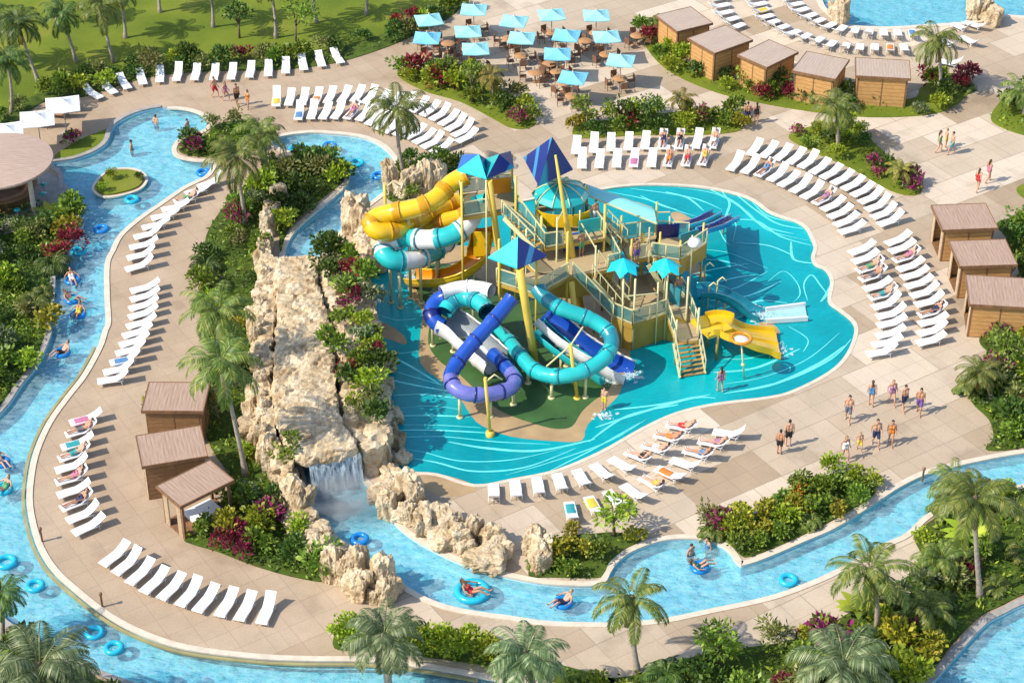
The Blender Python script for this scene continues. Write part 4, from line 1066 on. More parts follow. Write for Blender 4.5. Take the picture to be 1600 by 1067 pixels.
lounger_row([(136,662,40,-10),(122,700,42,-12),(113,745,42,-10),(117,780,42,-14),(139,829,40,-18)], 10, "in the river row facing the pavilions", "the pavilions", "the bottom rank", (1, 3, 5, 7))
lounger_row([(180,874,38,-26),(239,914,36,-32),(319,944,30,-34),(416,963,16,-36)], 10, "in the bottom rank by the river bend", "the bend", "the spur", ())
lounger_row([(1178,3,-24,4),(1196,36,-24,6),(1237,58,-22,8),(1294,76,-12,11),(1340,82,-3,13),(1413,83,3,13)], 15, "in the back row around the far pool", "the terrace", "the palm", ())
lounger_row([(1231,4,-24,4),(1248,22,-24,6),(1287,45,-20,9),(1329,55,-8,12),(1377,60,0,13),(1425,60,4,13)], 12, "in the pool side row around the far pool", "the terrace", "the palm", ())
lounger_row([(1120,4,-24,4),(1129,26,-24,5),(1150,48,-22,8)], 5, "behind the first far cabanas", "the terrace", "the cabanas", ())
lounger_row([(1500,49,16,8),(1521,45,18,6)], 2, "at the far pool's rocky corner, upper pair", "the palm", "the rocks", ())
lounger_row([(1482,74,14,9),(1514,70,16,8)], 2, "at the far pool's rocky corner, lower pair", "the palm", "the rocks", ())
place(LG, USED, P(1482, 104), -2.0, "white lounger alone beside the palm past the last far cabana", None)
WL = make_lounger('wooden_lounger', (M['table_wood'], M['post_wood']))
for k, (x, y, w) in enumerate([(104,173,'furthest from the bar'),(94,183,'in the middle of the three'),(66,198,'next to the bar roof')]):
    place(WL, USED, P(x, y), R(-100), f'brown wooden lounger under the white umbrellas, {w}', 'wooden loungers')

# towels left lying over some of the seats
def towel_mesh(seed, mat):
    rg = random.Random(seed); b = MB(); vs = []; nx, ny = 5, 9
    for j in range(ny):
        for i in range(nx):
            u, v = i / (nx - 1) - .5, j / (ny - 1)
            y = -0.62 + v * 0.74; z = 0.355 + rg.uniform(0, .02)
            if i in (0, nx - 1): z -= 0.10
            vs.append((u * 0.70 + rg.uniform(-.02, .02), y + rg.uniform(-.02, .02), z))
    b.add(vs, [(j * nx + i, j * nx + i + 1, (j + 1) * nx + i + 1, (j + 1) * nx + i) for j in range(ny - 1) for i in range(nx - 1)], 0, True)
    return b.build('towel', mat, link=False).data
TWM = [(c, towel_mesh(k, m)) for k, (c, m) in enumerate([('yellow', CL['yellow']), ('orange', CL['orange']), ('sky blue', CL['blue']), ('pink', CL['pink']), ('teal', CL['teal'])])]
for k, (p, rz, w) in enumerate(TOWELS):
    c, me = TWM[k % 5]; o = bpy.data.objects.new('towel', me); COL.objects.link(o); o.location = p; o.rotation_euler = (0, 0, rz)
    tag(o, f'{c} towel on lounger {w}', 'towel', 'towels on loungers')

# ================================================================== umbrellas, tables, chairs
def make_umbrella(name, cloth, w, h, label, hem=0.06, apex=0.42):
    o = thing(name, label, 'umbrella')
    b = MB(); rings = [0.0, 0.25, 0.5, 0.75, 1.0]; vs = []
    for r in rings:
        z = h + apex * (1 - r) - 0.09 * math.sin(math.pi * r)
        vs += [(-w * r, -w * r, z), (0, -w * r, z - 0.05 * r), (w * r, -w * r, z), (w * r, 0, z - 0.05 * r), (w * r, w * r, z), (0, w * r, z - 0.05 * r), (-w * r, w * r, z), (-w * r, 0, z - 0.05 * r)]
    vs += [(x, y, z - hem) for x, y, z in vs[-8:]]
    f = [(8 * i + k, 8 * i + (k + 1) % 8, 8 * i + 8 + (k + 1) % 8, 8 * i + 8 + k) for i in range(5) for k in range(8)]
    b.add(vs, f); b.build('canopy', cloth, o)
    b = MB(); b.tube([(0, 0, 0), (0, 0, h + apex + 0.12)], 0.035, 8)
    for sx in (-1, 1):
        for sy in (-1, 1): b.beam((0, 0, h + 0.25), (sx * w * .95, sy * w * .95, h - 0.01), 0.02, 0.02)
    b.build('pole', M['pole'], o)
    b = MB(); b.lathe((0, 0, 0), [(0.0, 0.09), (0.10, 0.09), (0.30, 0.06), (0.32, 0.0)], 16); b.build('base', M['steel'], o)
    return o
TU = make_umbrella('teal_umbrella', M['teal_cloth'], 0.93, 2.15, 'u')
TU2 = make_umbrella('teal_umbrella', M['blue_cloth'], 0.93, 2.15, 'u')
WU = make_umbrella('white_umbrella', M['white_cloth'], 1.12, 2.2, 'u', 0.05)
def make_table():
    o = thing('round_table', 't', 'table')
    b = MB(); b.lathe((0, 0, 0), [(0, 0.74), (0.50, 0.74), (0.52, 0.72), (0.5, 0.70), (0, 0.70)], 18); b.build('tabletop', M['table_wood'], o)
    b = MB(); b.lathe((0, 0, 0), [(0.05, 0.70), (0.05, 0.06), (0.28, 0.03), (0.28, 0.0)], 12); b.build('pedestal', M['post_wood'], o)
    return o
def make_chair():
    o = thing('terrace_chair', 'c', 'chair')
    b = MB(); b.box((0, 0, 0.43), (0.46, 0.46, 0.06)); b.build('seat', M['chair_brown'], o)
    b = MB(); b.box((0, 0.22, 0.68), (0.46, 0.05, 0.42)); b.tube([(-.23, .22, .66), (-.23, -.18, .64)], .025, 6); b.tube([(.23, .22, .66), (.23, -.18, .64)], .025, 6); b.build('backrest', M['chair_brown'], o)
    for x in (-.2, .2):
        for y in (-.2, .2):
            b = MB(); b.tube([(x, y, 0.42), (x * 1.08, y * 1.08, 0)], 0.022, 6); b.build('leg', M['post_wood'], o)
    return o
TB, CH = make_table(), make_chair()
UM = [(670,22,'first from the lawn corner in the back'),(667,50,'nearest the first sunbeds, blue side lit'),(740,6,'at the picture top beside the lawn corner'),(731,40,'second from the lawn in the middle rank'),(743,67,'at the front of the lawn side group'),
      (803,24,'in the middle of the back rank'),(862,14,'behind the blue pair in the back rank'),(932,15,'at the cabana end of the back rank'),(815,50,'in the middle of the middle rank'),(885,46,'third in the middle rank'),
      (948,48,'at the cabana end of the middle rank'),(871,75,'in the front rank between two others'),(970,85,'nearest the cabana bed in the front rank'),(895,112,'foremost on the terrace, nearest the splash pool')]
for k, (x, y, w) in enumerate(UM):
    v = P(x, y + 2, 2.5); g = Vector((v.x, v.y, 0)); a = rng.uniform(-.25, .25)
    blue = k in (1, 9, 11, 13)
    place(TU2 if blue else TU, USED, g, a, f"square {'sky blue' if blue else 'pale teal'} umbrella {w}", 'parasols on the terrace', 1.0)
    t0 = g + Vector((0.0, -0.0, 0))
    place(TB, USED, t0, a, f"round brown table under the umbrella {w}", 'terrace tables')
    for c in range(4):
        an = a + c * math.pi / 2 + 0.4 + rng.uniform(-.2, .2)
        place(CH, USED, t0 + Vector((math.cos(an), math.sin(an), 0)) * 0.82, an - math.pi / 2, f"brown chair at the table under the umbrella {w}"[:98], f"chairs at the table under the umbrella {w}")
for k, (x, y) in enumerate([(858,104),(836,118),(914,68),(700,72),(880,134),(795,64),(995,60)]):
    g = P(x, y + 10)
    place(TB, USED, g, 0, f"round brown table in the open, {['left of','below','beside','before','closest to','between','behind'][k]} the umbrellas, {ORD[k]} counted from the terrace front".replace('left of', 'west of'), 'open terrace tables')
    for c in range(3):
        an = c * 2.1 + k
        place(CH, USED, g + Vector((math.cos(an), math.sin(an), 0)) * 0.85, an - math.pi / 2, f"brown chair at the {ORD[k]} open terrace table", f"chairs at open terrace table {ORD[k]}")
for k, (x, y, w) in enumerate([(97,157,'closest to the sunbeds'),(57,179,'in the middle of three'),(8,198,'closest to the bar roof')]):
    v = P(x, y, 2.5); place(WU, USED, (v.x, v.y, 0), R(12), f"white square umbrella by the lawn hedge, {w}", 'white umbrellas')

# ================================================================== cabanas
def cabana(px4, hz, label, front, mats, group, name='timber_cabana', wall_h=None, fill=True):
    """px4: roof corners seen in the picture at height hz; front: index of the open side (edge i to i+1)"""
    q = [P(x, y, hz) for x, y in px4]
    if area2(q) < 0: q = q[::-1]; front = (2 - front) % 4
    c = sum(q, Vector()) / 4
    ex = ((q[1] - q[0]) + (q[2] - q[3])) / 2; ey = ((q[3] - q[0]) + (q[2] - q[1])) / 2
    yaw = math.atan2(ex.y, ex.x); w, d = ex.length, ey.length
    # a rectangle with the drawn mean sides
    o = thing(name, label, 'cabana', (c.x, c.y, 0), yaw, group)
    rm, wm, pm = mats
    b = MB(); ov = 0.0
    b.box((0, 0, hz - 0.04), (w, d, 0.10)); 
    fz = MB(); b, b0 = fz, b
    b.box((0, -d / 2 - 0.025, hz - 0.06), (w + 0.1, 0.05, 0.18)); b.box((0, d / 2 + 0.025, hz - 0.06), (w + 0.1, 0.05, 0.18))
    b.box((-w / 2 - 0.025, 0, hz - 0.06), (0.05, d, 0.18)); b.box((w / 2 + 0.025, 0, hz - 0.06), (0.05, d, 0.18))
    rf = b0.build('roof', rm, o); fz.build('fascia', pm, rf)
    W, D, H = w - 0.3, d - 0.3, hz - 0.15
    for sx in (-1, 1):
        for sy in (-1, 1):
            p = MB(); p.box((sx * (W / 2 - .05), sy * (D / 2 - .05), H / 2), (0.13, 0.13, H)); p.build('post', pm, o)
    sides = [((0, -D / 2), W, 0), ((W / 2, 0), D, 1), ((0, D / 2), W, 0), ((-W / 2, 0), D, 1)]
    for i, ((x, y), ln, ax) in enumerate(sides):
        b = MB()
        if i == front:
            # gathered curtains at both ends of the open side
            for s in (-1, 1):
                b = MB()
                for k in range(4):
                    u = s * (ln / 2 - 0.18 - 0.09 * k)
                    cx, cy = (x + u, y) if ax == 0 else (x, y + u)
                    b.lathe((cx, cy, 0.05), [(0.05, 0), (0.055, H * .5), (0.05, H - .1)], 7)
                b.build('curtain', M['curtain'], o)
        elif fill:
            s3 = (ln - 0.22, 0.06, H - 0.12) if ax == 0 else (0.06, ln - 0.22, H - 0.12)
            b.box((x, y, H / 2 + 0.0), s3)
            bar = (0.07, 0.09, H - 0.1) if ax == 0 else (0.09, 0.07, H - 0.1)
            b.box((x, y, H / 2), bar, mi=1)
            b.build('wall', [wm, pm], o)
    # a day bed inside
    b = MB(); b.box((0, 0.1 * d, 0.22), (W * 0.7, D * 0.55, 0.36)); b.build('day_bed', M['white_cloth'], o)
    b = MB(); b.box((0, 0, 0.05), (W + .05, D + .05, 0.08)); b.build('floor_boards', M['post_wood'], o)
    return o
FM = (M['roof_far'], M['wall_wood'], M['post_wood'])
for k, q in enumerate([[(1027,25),(1076,11),(1116,37),(1056,49)], [(1072,62),(1129,42),(1180,61),(1120,82)], [(1146,88),(1200,67),(1248,78),(1205,104)], [(1238,116),(1258,88),(1329,87),(1305,119)], [(1342,121),(1334,95),(1423,91),(1418,121)]]):
    cabana(q, 2.35, f"orange brown timber cabana behind the far pool, {['end one by the terrace','second from the terrace','in the middle of five','second from the palm','end one by the palm'][k]}", 1, FM, 'cabanas behind the far pool')
RM = (M['roof_wood'], M['wall_wood'], M['post_wood'])
for k, q in enumerate([[(1458,327),(1478,364),(1554,352),(1537,313)], [(1486,383),(1504,421),(1585,409),(1567,369)], [(1511,438),(1519,482),(1612,475),(1606,428)]]):
    cabana(q, 2.35, f"brown timber cabana facing the sunbed columns, {['farthest from the plaza','in the middle of three','closest to the plaza'][k]}", 0 if k != 2 else 0, RM, 'cabanas by the sunbed columns')
LM = (M['roof_wood'], M['wall_dark'], M['post_wood'])
for k, (q, lb) in enumerate([([(234,601),(220,650),(318,634),(326,595)], 'timber pavilion half hidden under palm fronds and shrubs'), ([(215,686),(223,732),(323,709),(310,661)], 'timber pavilion in the middle of the river side three'), ([(239,758),(285,790),(361,751),(334,721)], 'open timber pavilion turned towards the bottom sunbed rank')]):
    cabana(q, 2.35, lb, 0, LM, 'pavilions by the river deck', 'timber_pavilion', fill=(k < 2))
for x, y in [(236,632),(262,640),(290,642),(312,636)]:
    shrub('mid' if x % 4 else 'yellow', P(x, y + 18, 0.05), 1.0, 'between the first two pavilions', 1.9)

# ================================================================== the pool bar
o = thing('pool_bar', 'round pool bar with pale board roof on a pillar at the river mouth', 'pool bar', P(-6, 250 + 62, 0))
c0 = P(-6, 251, 3.0) - o.location; c0.z = 0
b = MB(); rr = 3.55
b.lathe(c0, [(0.0, 3.32), (rr * .5, 3.2), (rr, 3.03), (rr + .03, 2.95), (rr, 2.85), (rr * .5, 2.83), (0, 2.83)], 48, sm=False)
b.build('roof', wood("bar_roof_boards", (0.40, 0.28, 0.215), (0.52, 0.39, 0.31), 1.3), o)
for an in (-0.6, -2.0, 0.9, 2.4):
    b = MB(); p = c0 + Vector((math.cos(an), math.sin(an), 0)) * (rr - .7); b.lathe(p, [(0.22, 0), (0.17, 0.2), (0.15, 2.6), (0.24, 2.85)], 12); b.build('pillar', M['coping'], o)
b = MB(); b.lathe(c0, [(1.9, 0.0), (1.9, 1.05), (2.25, 1.05), (2.25, 1.12), (1.6, 1.12), (1.6, 1.02), (1.65, 0)], 40); b.build('counter', M['wall_dark'], o)
b = MB(); b.lathe(c0, [(0.0, 0.06), (rr + 0.6, 0.06), (rr + 0.7, 0.0)], 48, sm=False); b.build('floor_slab', M['coping_grey'], o)
for k in range(4):
    an = -1.0 + 0.45 * k
    s = thing('bar_stool', f'teal bar stool at the pool bar, {["nearest the planting","second from the planting","second from the water","nearest the water"][k]}', 'stool', o.location + c0 + Vector((math.cos(an), math.sin(an), 0)) * 2.7, 0, 'bar stools')
    b = MB(); b.lathe((0, 0, 0.06), [(0.2, 0), (.2, .03), (.035, .05), (.035, .66)], 10); b.build('stem', M['steel'], s)
    b = MB(); b.lathe((0, 0, 0.7), [(0, 0.08), (.2, .08), (.22, .04), (.2, 0), (0, 0)], 14); b.build('seat', M['teal'], s)

# ================================================================== rings on the water
def ring_mesh(mat, Rm=0.36, r=0.14):
    b = MB(); n = 24
    pts = [Vector((Rm * math.cos(2 * math.pi * i / n), Rm * math.sin(2 * math.pi * i / n), 0)) for i in range(n + 1)]
    b.tube(pts, r, 10, cap=False)
    return b.build('swim_ring', mat, link=False).data
RB, RC = ring_mesh(M['ring_blue']), ring_mesh(M['ring_cyan'])
RDB = ring_mesh(M['ring_cyan'], 0.72, 0.2)
def ring(x, y, me, label, sc=1.0):
    o = bpy.data.objects.new('swim_ring', me); COL.objects.link(o); p = P(x, y, WATERZ + 0.07); o.location = p
    o.scale = (sc,) * 3
    return tag(o, label, 'swim ring', 'rings afloat')
for x, y, k, lb in [(318,270,'b','empty blue ring against the bank below the pond planter'),(592,275,'b','empty dark blue ring at the upper pool outlet'),(558,255,'c','empty blue ring in mid upper pool'),(515,228,'b','empty blue ring near the upper pool bank'),(462,232,'c','empty ring by the upper pool island'),
   (158,358,'b','empty blue ring below the pond island'),(206,312,'c','empty cyan ring touching the pond island shadow'),(123,392,'c','empty cyan ring against the garden bank'),(562,842,'b','empty dark blue ring below the tunnel mouth'),(1232,906,'c','empty cyan ring in the eastern stream'),
   (147,988,'c','empty cyan ring near the silvery palm corner'),(55,915,'c','empty cyan ring in the western bend'),(10,878,'c','large cyan ring at the western edge of the bend'),(178,1012,'c','pale blue ring in the bottom reach')]:
    ring(x, y, RB if k == 'b' else RC, lb, 1.15 if 'large' in lb else 1.0)

for x, y, lb in [(1441,752,'slim dark path light on the stream coping by the plaza'),(66,846,'slim dark path light at the river bend'),(160,948,'slim dark path light before the bottom sunbed rank'),(1243,1004,'slim dark path light by the southern path planting'),(774,1060,'slim dark path light at the bottom bank')]:
    o = thing('path_light', lb, 'path light', P(x, y, 0)); b = MB(); b.lathe((0, 0, 0), [(.06, 0), (.05, .75), (.09, .78), (.09, .9), (0, .95)], 10); b.build('bollard', M['post_wood'], o)
# ================================================================== people
def capsule(p0, r0, p1, r1, n=10):
    p0, p1 = Vector(p0), Vector(p1); d = p1 - p0; L = d.length
    t = d.normalized() if L > 1e-6 else Vector((0, 0, 1)); a = t.orthogonal().normalized(); b = t.cross(a)
    vs, fs = [], []
    rows = [(-math.pi / 2 + i * math.pi / 8, 0) for i in range(1, 4)] + [(0, 0), (0, 1)] + [(i * math.pi / 8, 1) for i in range(1, 4)]
    vs.append(p0 - t * r0)
    for an, e in rows:
        r = r1 if e else r0; c = (p1 if e else p0) + t * (math.sin(an) * r)
        for k in range(n):
            q = 2 * math.pi * k / n; vs.append(c + (a * math.cos(q) + b * math.sin(q)) * (r * math.cos(an)))
    vs.append(p1 + t * r1)
    for k in range(n): fs.append((0, 1 + (k + 1) % n, 1 + k))
    for i in range(len(rows) - 1):
        for k in range(n):
            kk = (k + 1) % n; fs.append((1 + i * n + k, 1 + i * n + kk, 1 + (i + 1) * n + kk, 1 + (i + 1) * n + k))
    o = 1 + (len(rows) - 1) * n
    for k in range(n): fs.append((o + k, o + (k + 1) % n, len(vs) - 1))
    return vs, fs
def ellip(c, r, n=12):
    vs, fs = capsule((0, 0, -0.001), 1, (0, 0, 0.001), 1, n)
    return [Vector(c) + Vector((v.x * r[0], v.y * r[1], v.z * r[2])) for v in vs], fs
def fuse(parts, mat, name, voxel=0.014, shade=True):
    b = MB()
    for vs, fs in parts: b.add(vs, fs, 0, True)
    o = b.build(name, mat)
    md = o.modifiers.new('r', 'REMESH'); md.mode = 'VOXEL'; md.voxel_size = voxel; md.use_smooth_shade = True
    sm = o.modifiers.new('s', 'SMOOTH'); sm.factor = 0.5; sm.iterations = 2
    me = bpy.data.meshes.new_from_object(o.evaluated_get(bpy.context.evaluated_depsgraph_get()))
    bpy.data.objects.remove(o); me.name = name
    if not me.materials: me.materials.append(mat)
    return me
def body(J, female=False):
    """J: joints of one posed figure facing -Y. Returns (body parts, hair parts, lower cloth parts, upper cloth parts)"""
    V = {k: Vector(v) for k, v in J.items()}
    pel, chest, neck, head = V['pelvis'], V['chest'], V['neck'], V['head']
    sp = (neck - pel).normalized(); side = (V['shl'] - V['shr']).normalized(); fw = V.get('face', Vector((0, -1, 0))).normalized()
    W = 0.92 if female else 1.0
    B = []
    for s in (-1, 1):
        B.append(capsule(pel + side * 0.075 * s, 0.115, pel + sp * 0.14 + side * 0.06 * s, 0.095 * W))
        B.append(capsule(pel + sp * 0.14 + side * 0.06 * s, 0.095 * W, chest + side * 0.085 * s, 0.115 * W))
        B.append(capsule(chest + side * 0.085 * s, 0.115 * W, neck - sp * 0.06 + side * 0.09 * s, 0.07))
        if female: B.append(ellip(chest + fw * 0.10 + side * 0.07 * s, (0.06, 0.06, 0.06)))
    B.append(capsule(neck - sp * 0.04, 0.062, head - Vector((0, 0, 0.06)), 0.052))
    B += [ellip(head, (0.076, 0.095, 0.118)), ellip(head + fw * 0.03 - Vector((0, 0, 0.06)), (0.058, 0.062, 0.06))]
    up = (head - neck).normalized()
    B += [capsule(head + fw * 0.085 + up * 0.015, 0.012, head + fw * 0.108 - up * 0.022, 0.017)]           # nose
    B += [capsule(head + fw * 0.088 - up * 0.055 - side * 0.018, 0.009, head + fw * 0.088 - up * 0.055 + side * 0.018, 0.009)]  # mouth
    for s in (-1, 1):
        B += [ellip(head + side * 0.078 * s - up * 0.01, (0.016, 0.022, 0.032)), capsule(head + fw * 0.083 + up * 0.035 + side * 0.018 * s, 0.011, head + fw * 0.078 + up * 0.033 + side * 0.045 * s, 0.010)]
    for s, c in ((1, 'l'), (-1, 'r')):
        sh, el, wr = V['sh' + c], V['el' + c], V['wr' + c]
        B += [capsule(chest + sp * 0.1 + side * 0.1 * s, 0.075, sh, 0.062 * W), capsule(sh, 0.056 * W, el, 0.041 * W), capsule(el, 0.042 * W, wr, 0.028)]
        d = (wr - el).normalized(); q = d.cross(side if abs(d.dot(side)) < 0.8 else fw).normalized()
        palm_c = wr + d * 0.055
        B += [capsule(wr + d * 0.015 - q * 0.018, 0.02, palm_c + d * 0.03 - q * 0.026, 0.018), capsule(wr + d * 0.015 + q * 0.018, 0.02, palm_c + d * 0.03 + q * 0.026, 0.018)]
        for k, (of, ln) in enumerate(((-0.036, 0.055), (-0.012, 0.072), (0.012, 0.078), (0.036, 0.068))):
            f0 = palm_c + d * 0.035 + q * of; f1 = f0 + d * ln * 0.55 + fw * 0.008 + q * of * 0.25; f2 = f1 + d * ln * 0.4 + fw * 0.028
            B += [capsule(f0, 0.0105, f1, 0.0095, 6), capsule(f1, 0.0095, f2, 0.008, 6)]
        t0 = wr + d * 0.03 + q * 0.028; t1 = t0 + (d * 0.7 + q * 0.7 + fw * .3) * 0.035
        B += [capsule(t0, 0.013, t1, 0.011, 6), capsule(t1, 0.011, t1 + (d + q * .25 + fw * .4) * 0.026, 0.009, 6)]
        hp, kn, an, to = V['hip' + c], V['kn' + c], V['an' + c], V['to' + c]
        B += [capsule(hp, 0.092, kn, 0.055), capsule(kn, 0.053, kn.lerp(an, 0.35), 0.054), capsule(kn.lerp(an, 0.35), 0.054, an, 0.034), capsule(an - (to - an).normalized() * 0.02 + Vector((0, 0, -0.01)), 0.036, to, 0.028)]
    hair = [ellip(head + up * 0.025 - fw * 0.018, (0.088, 0.10, 0.115))]
    if female: hair += [capsule(head - fw * 0.07, 0.07, neck - fw * 0.085 - up * 0.02, 0.05), capsule(neck - fw * 0.09, 0.055, neck - fw * 0.10 - sp * 0.12, 0.03)]
    low = []
    for s, c in ((1, 'l'), (-1, 'r')):
        hp, kn = V['hip' + c], V['kn' + c]
        low += [capsule(pel + side * 0.075 * s + sp * 0.05, 0.118, pel + side * 0.07 * s - sp * 0.01, 0.127)]
        low += [capsule(hp, 0.112, hp.lerp(kn, 0.08 if female else 0.62), 0.098 if female else 0.092)]
    upp = [capsule(chest + side * 0.085 * s, 0.124 * W, pel + sp * 0.12 + side * 0.06 * s, 0.105 * W) for s in (-1, 1)] + [ellip(chest + fw * 0.10 + side * 0.07 * s, (0.07, 0.07, 0.07)) for s in (-1, 1)]
    upp += [capsule(pel + sp * 0.12 + side * 0.06 * s, 0.105 * W, pel + side * 0.07 * s, 0.124) for s in (-1, 1)]
    return B, hair, low, upp
def standing(step=0.0, arm=0.0):
    return dict(pelvis=(0, 0, 0.93), chest=(0, 0.0, 1.24), neck=(0, 0.01, 1.46), head=(0, -0.02, 1.62), shl=(0.18, 0, 1.41), shr=(-0.18, 0, 1.41),
      ell=(0.235, 0.06 * (1 - arm) + .02, 1.13), wrl=(0.24, -0.06 - 0.12 * arm, 0.90), elr=(-0.235, 0.06 + 0.12 * arm, 1.13), wrr=(-0.24, 0.02 + 0.1 * arm, 0.89),
      hipl=(0.095, 0, 0.89), hipr=(-0.095, 0, 0.89), knl=(0.10, -0.05 - step * 0.22, 0.49 + step * .01), knr=(-0.10, -0.02 + step * 0.05, 0.49), anl=(0.10, 0.02 - step * 0.30, 0.075), anr=(-0.10, 0.03 + step * 0.30, 0.085 + step * .03),
      tol=(0.12, -0.13 - step * 0.30, 0.03), tor=(-0.12, -0.12 + step * 0.28, 0.03))
def lying():
    # on a lounger along +Y: head at +Y, propped on the curved back
    return dict(pelvis=(0, 0.10, 0.46), chest=(0, 0.40, 0.62), neck=(0, 0.58, 0.80), head=(0, 0.68, 0.93), shl=(0.18, 0.54, 0.77), shr=(-0.18, 0.54, 0.77), face=(0, -0.75, 0.66),
      ell=(0.27, 0.36, 0.60), wrl=(0.22, 0.14, 0.60), elr=(-0.27, 0.38, 0.60), wrr=(-0.12, 0.22, 0.66),
      hipl=(0.095, 0.06, 0.45), hipr=(-0.095, 0.06, 0.45), knl=(0.11, -0.34, 0.52), knr=(-0.10, -0.36, 0.42), anl=(0.11, -0.76, 0.41), anr=(-0.10, -0.80, 0.40), tol=(0.14, -0.82, 0.53), tor=(-0.13, -0.86, 0.52))
def floating():
    # reclining in a ring, seat sunk in the hole, legs over the rim
    return dict(pelvis=(0, 0.05, 0.02), chest=(0, 0.27, 0.22), neck=(0, 0.40, 0.40), head=(0, 0.46, 0.55), shl=(0.18, 0.38, 0.36), shr=(-0.18, 0.38, 0.36), face=(0, -0.85, 0.5),
      ell=(0.37, 0.22, 0.24), wrl=(0.42, 0.0, 0.20), elr=(-0.37, 0.24, 0.24), wrr=(-0.42, 0.02, 0.20),
      hipl=(0.095, 0.0, 0.04), hipr=(-0.095, 0.0, 0.04), knl=(0.12, -0.38, 0.26), knr=(-0.12, -0.38, 0.25), anl=(0.13, -0.78, 0.12), anr=(-0.13, -0.76, 0.11), tol=(0.16, -0.88, 0.20), tor=(-0.16, -0.86, 0.2))
SETS = {}
for nm, J, fem in [('man', standing(), False), ('walker', standing(0.9, 1.0), False), ('woman', standing(0.35, 0.4), True), ('sunman', lying(), False), ('sunwoman', lying(), True), ('floatman', floating(), False), ('floatwoman', floating(), True), ('walker2', standing(-0.85, -0.8), False), ('womanwalk', standing(0.9, 0.9), True)]:
    B, H, Lw, Up = body(J, fem)
    SETS[nm] = (fuse(B, SKINS[0], 'person'), fuse(H, HAIRS[0], 'hair', 0.02), fuse(Lw, CL['navy'], 'swim_shorts', 0.016) if not fem else fuse(Lw + Up, CL['pink'], 'swimsuit', 0.016))
NP = [0]
def person(kind, p, rz, label, cloth, skin=0, hair=0, scale=1.0, group=None):
    me = SETS[kind]
    o = bpy.data.objects.new('person', me[0]); COL.objects.link(o)
    o.location = p; o.rotation_euler = (0, 0, rz); o.scale = (scale,) * 3
    tag(o, label, 'person', group)
    def slot(ob, m):
        ob.material_slots[0].link = 'OBJECT'; ob.material_slots[0].material = m
    slot(o, SKINS[skin])
    h = bpy.data.objects.new('hair', me[1]); COL.objects.link(h); h.parent = o; slot(h, HAIRS[hair])
    c = bpy.data.objects.new('swimsuit' if 'woman' in kind else 'swim_shorts', me[2]); COL.objects.link(c); c.parent = o; slot(c, CL[cloth])
    return o
for x, y, kd, rz, cl, sk, hr, sc, lb in [
 (1324,658,'walker',-10,'grey',0,0,1.02,'man walking alone in dark grey shorts on the plaza'), (1360,634,'woman',170,'blue',0,1,1.0,'woman in a blue swimsuit walking at the back of the plaza group'),
 (1392,632,'womanwalk',10,'mauve',0,2,0.98,'woman in a mauve swimsuit between two pairs of men'), (1411,641,'walker2',20,'navy',0,0,1.0,'man in navy shorts beside the purple shorts man'),
 (1435,646,'walker',-15,'purple',1,0,1.0,'man in purple shorts at the eastern end of the group'), (1367,697,'walker',5,'navy',0,1,1.06,'tall man in dark shorts at the front of the plaza group'),
 (1391,694,'womanwalk',-10,'orange',1,0,0.94,'girl in an orange swimsuit beside the tall man'), (1319,719,'womanwalk',20,'white',0,2,0.95,'woman in a pale swimsuit holding a child by the hand'),
 (1342,704,'walker',10,'yellow',0,2,0.72,'small child walking beside the pale swimsuit woman'), (1217,709,'man',160,'black',1,0,0.94,'person in dark shorts at the shorter side of a standing pair'),
 (1231,697,'man',185,'black',0,0,1.03,'taller man in black shorts of a standing pair by the sunbeds'),
 (336,153,'walker',60,'red',0,1,0.95,'man in red shorts walking past the lawn side sunbeds'), (353,158,'womanwalk',70,'pink',0,2,0.9,'woman in pink following the red shorts man'),
 (371,166,'walker2',30,'black',1,0,1.0,'man in black shorts amid the pond side walkers'), (388,170,'woman',-40,'orange',0,1,0.85,'girl in orange trailing the pond side walkers'),
 (1167,193,'walker2',175,'navy',1,0,0.96,'man in navy shorts of a pair by the cross bed'), (1181,194,'woman',180,'black',1,0,0.95,'woman in black of a pair by the cross bed'),
 (1466,238,'womanwalk',100,'green',0,1,0.95,'woman in green leaving the triangular bed'), (1477,231,'man',90,'yellow',0,2,0.85,'child in yellow between two walkers'), (1486,241,'walker',-80,'teal',0,0,0.98,'man in teal shorts at the head of three walkers'),
 (1526,299,'womanwalk',140,'red',0,1,0.98,'woman in red behind the eastern cabanas'), (1543,285,'womanwalk',120,'pink',1,1,0.98,'woman in pink ahead of the red one behind the cabanas'),
 (1125,612,'woman',200,'mauve',0,0,0.98,'woman in mauve wading at the splash pool beach')]:
    person(kd, P(x, y, 0 if y != 612 else -0.1), R(rz), lb, cl, sk, hr, sc, 'walkers on the decks')
person('man', P(944, 640, -0.1), R(-30), 'child in yellow wading beside the slide island', 'yellow', 0, 0, 0.9)
person('man', P(246, 214, -1.15), R(150), 'man standing waist deep in the pond', 'blue', 0, 1, 1.0)
person('man', P(208, 254, -1.2), R(100), 'swimmer up to the chest near the pond island', 'navy', 1, 0, 1.0)
person('man', P(295, 219, -1.2), R(60), 'swimmer against the pond planter', 'navy', 0, 0, 0.95)
person('man', P(1078, 890, -1.15), R(40), 'man standing waist deep in the round bay', 'navy', 0, 0, 1.0)
person('woman', P(1104, 878, -1.15), R(-60), 'woman standing deep in the round bay', 'blue', 0, 0, 0.95)
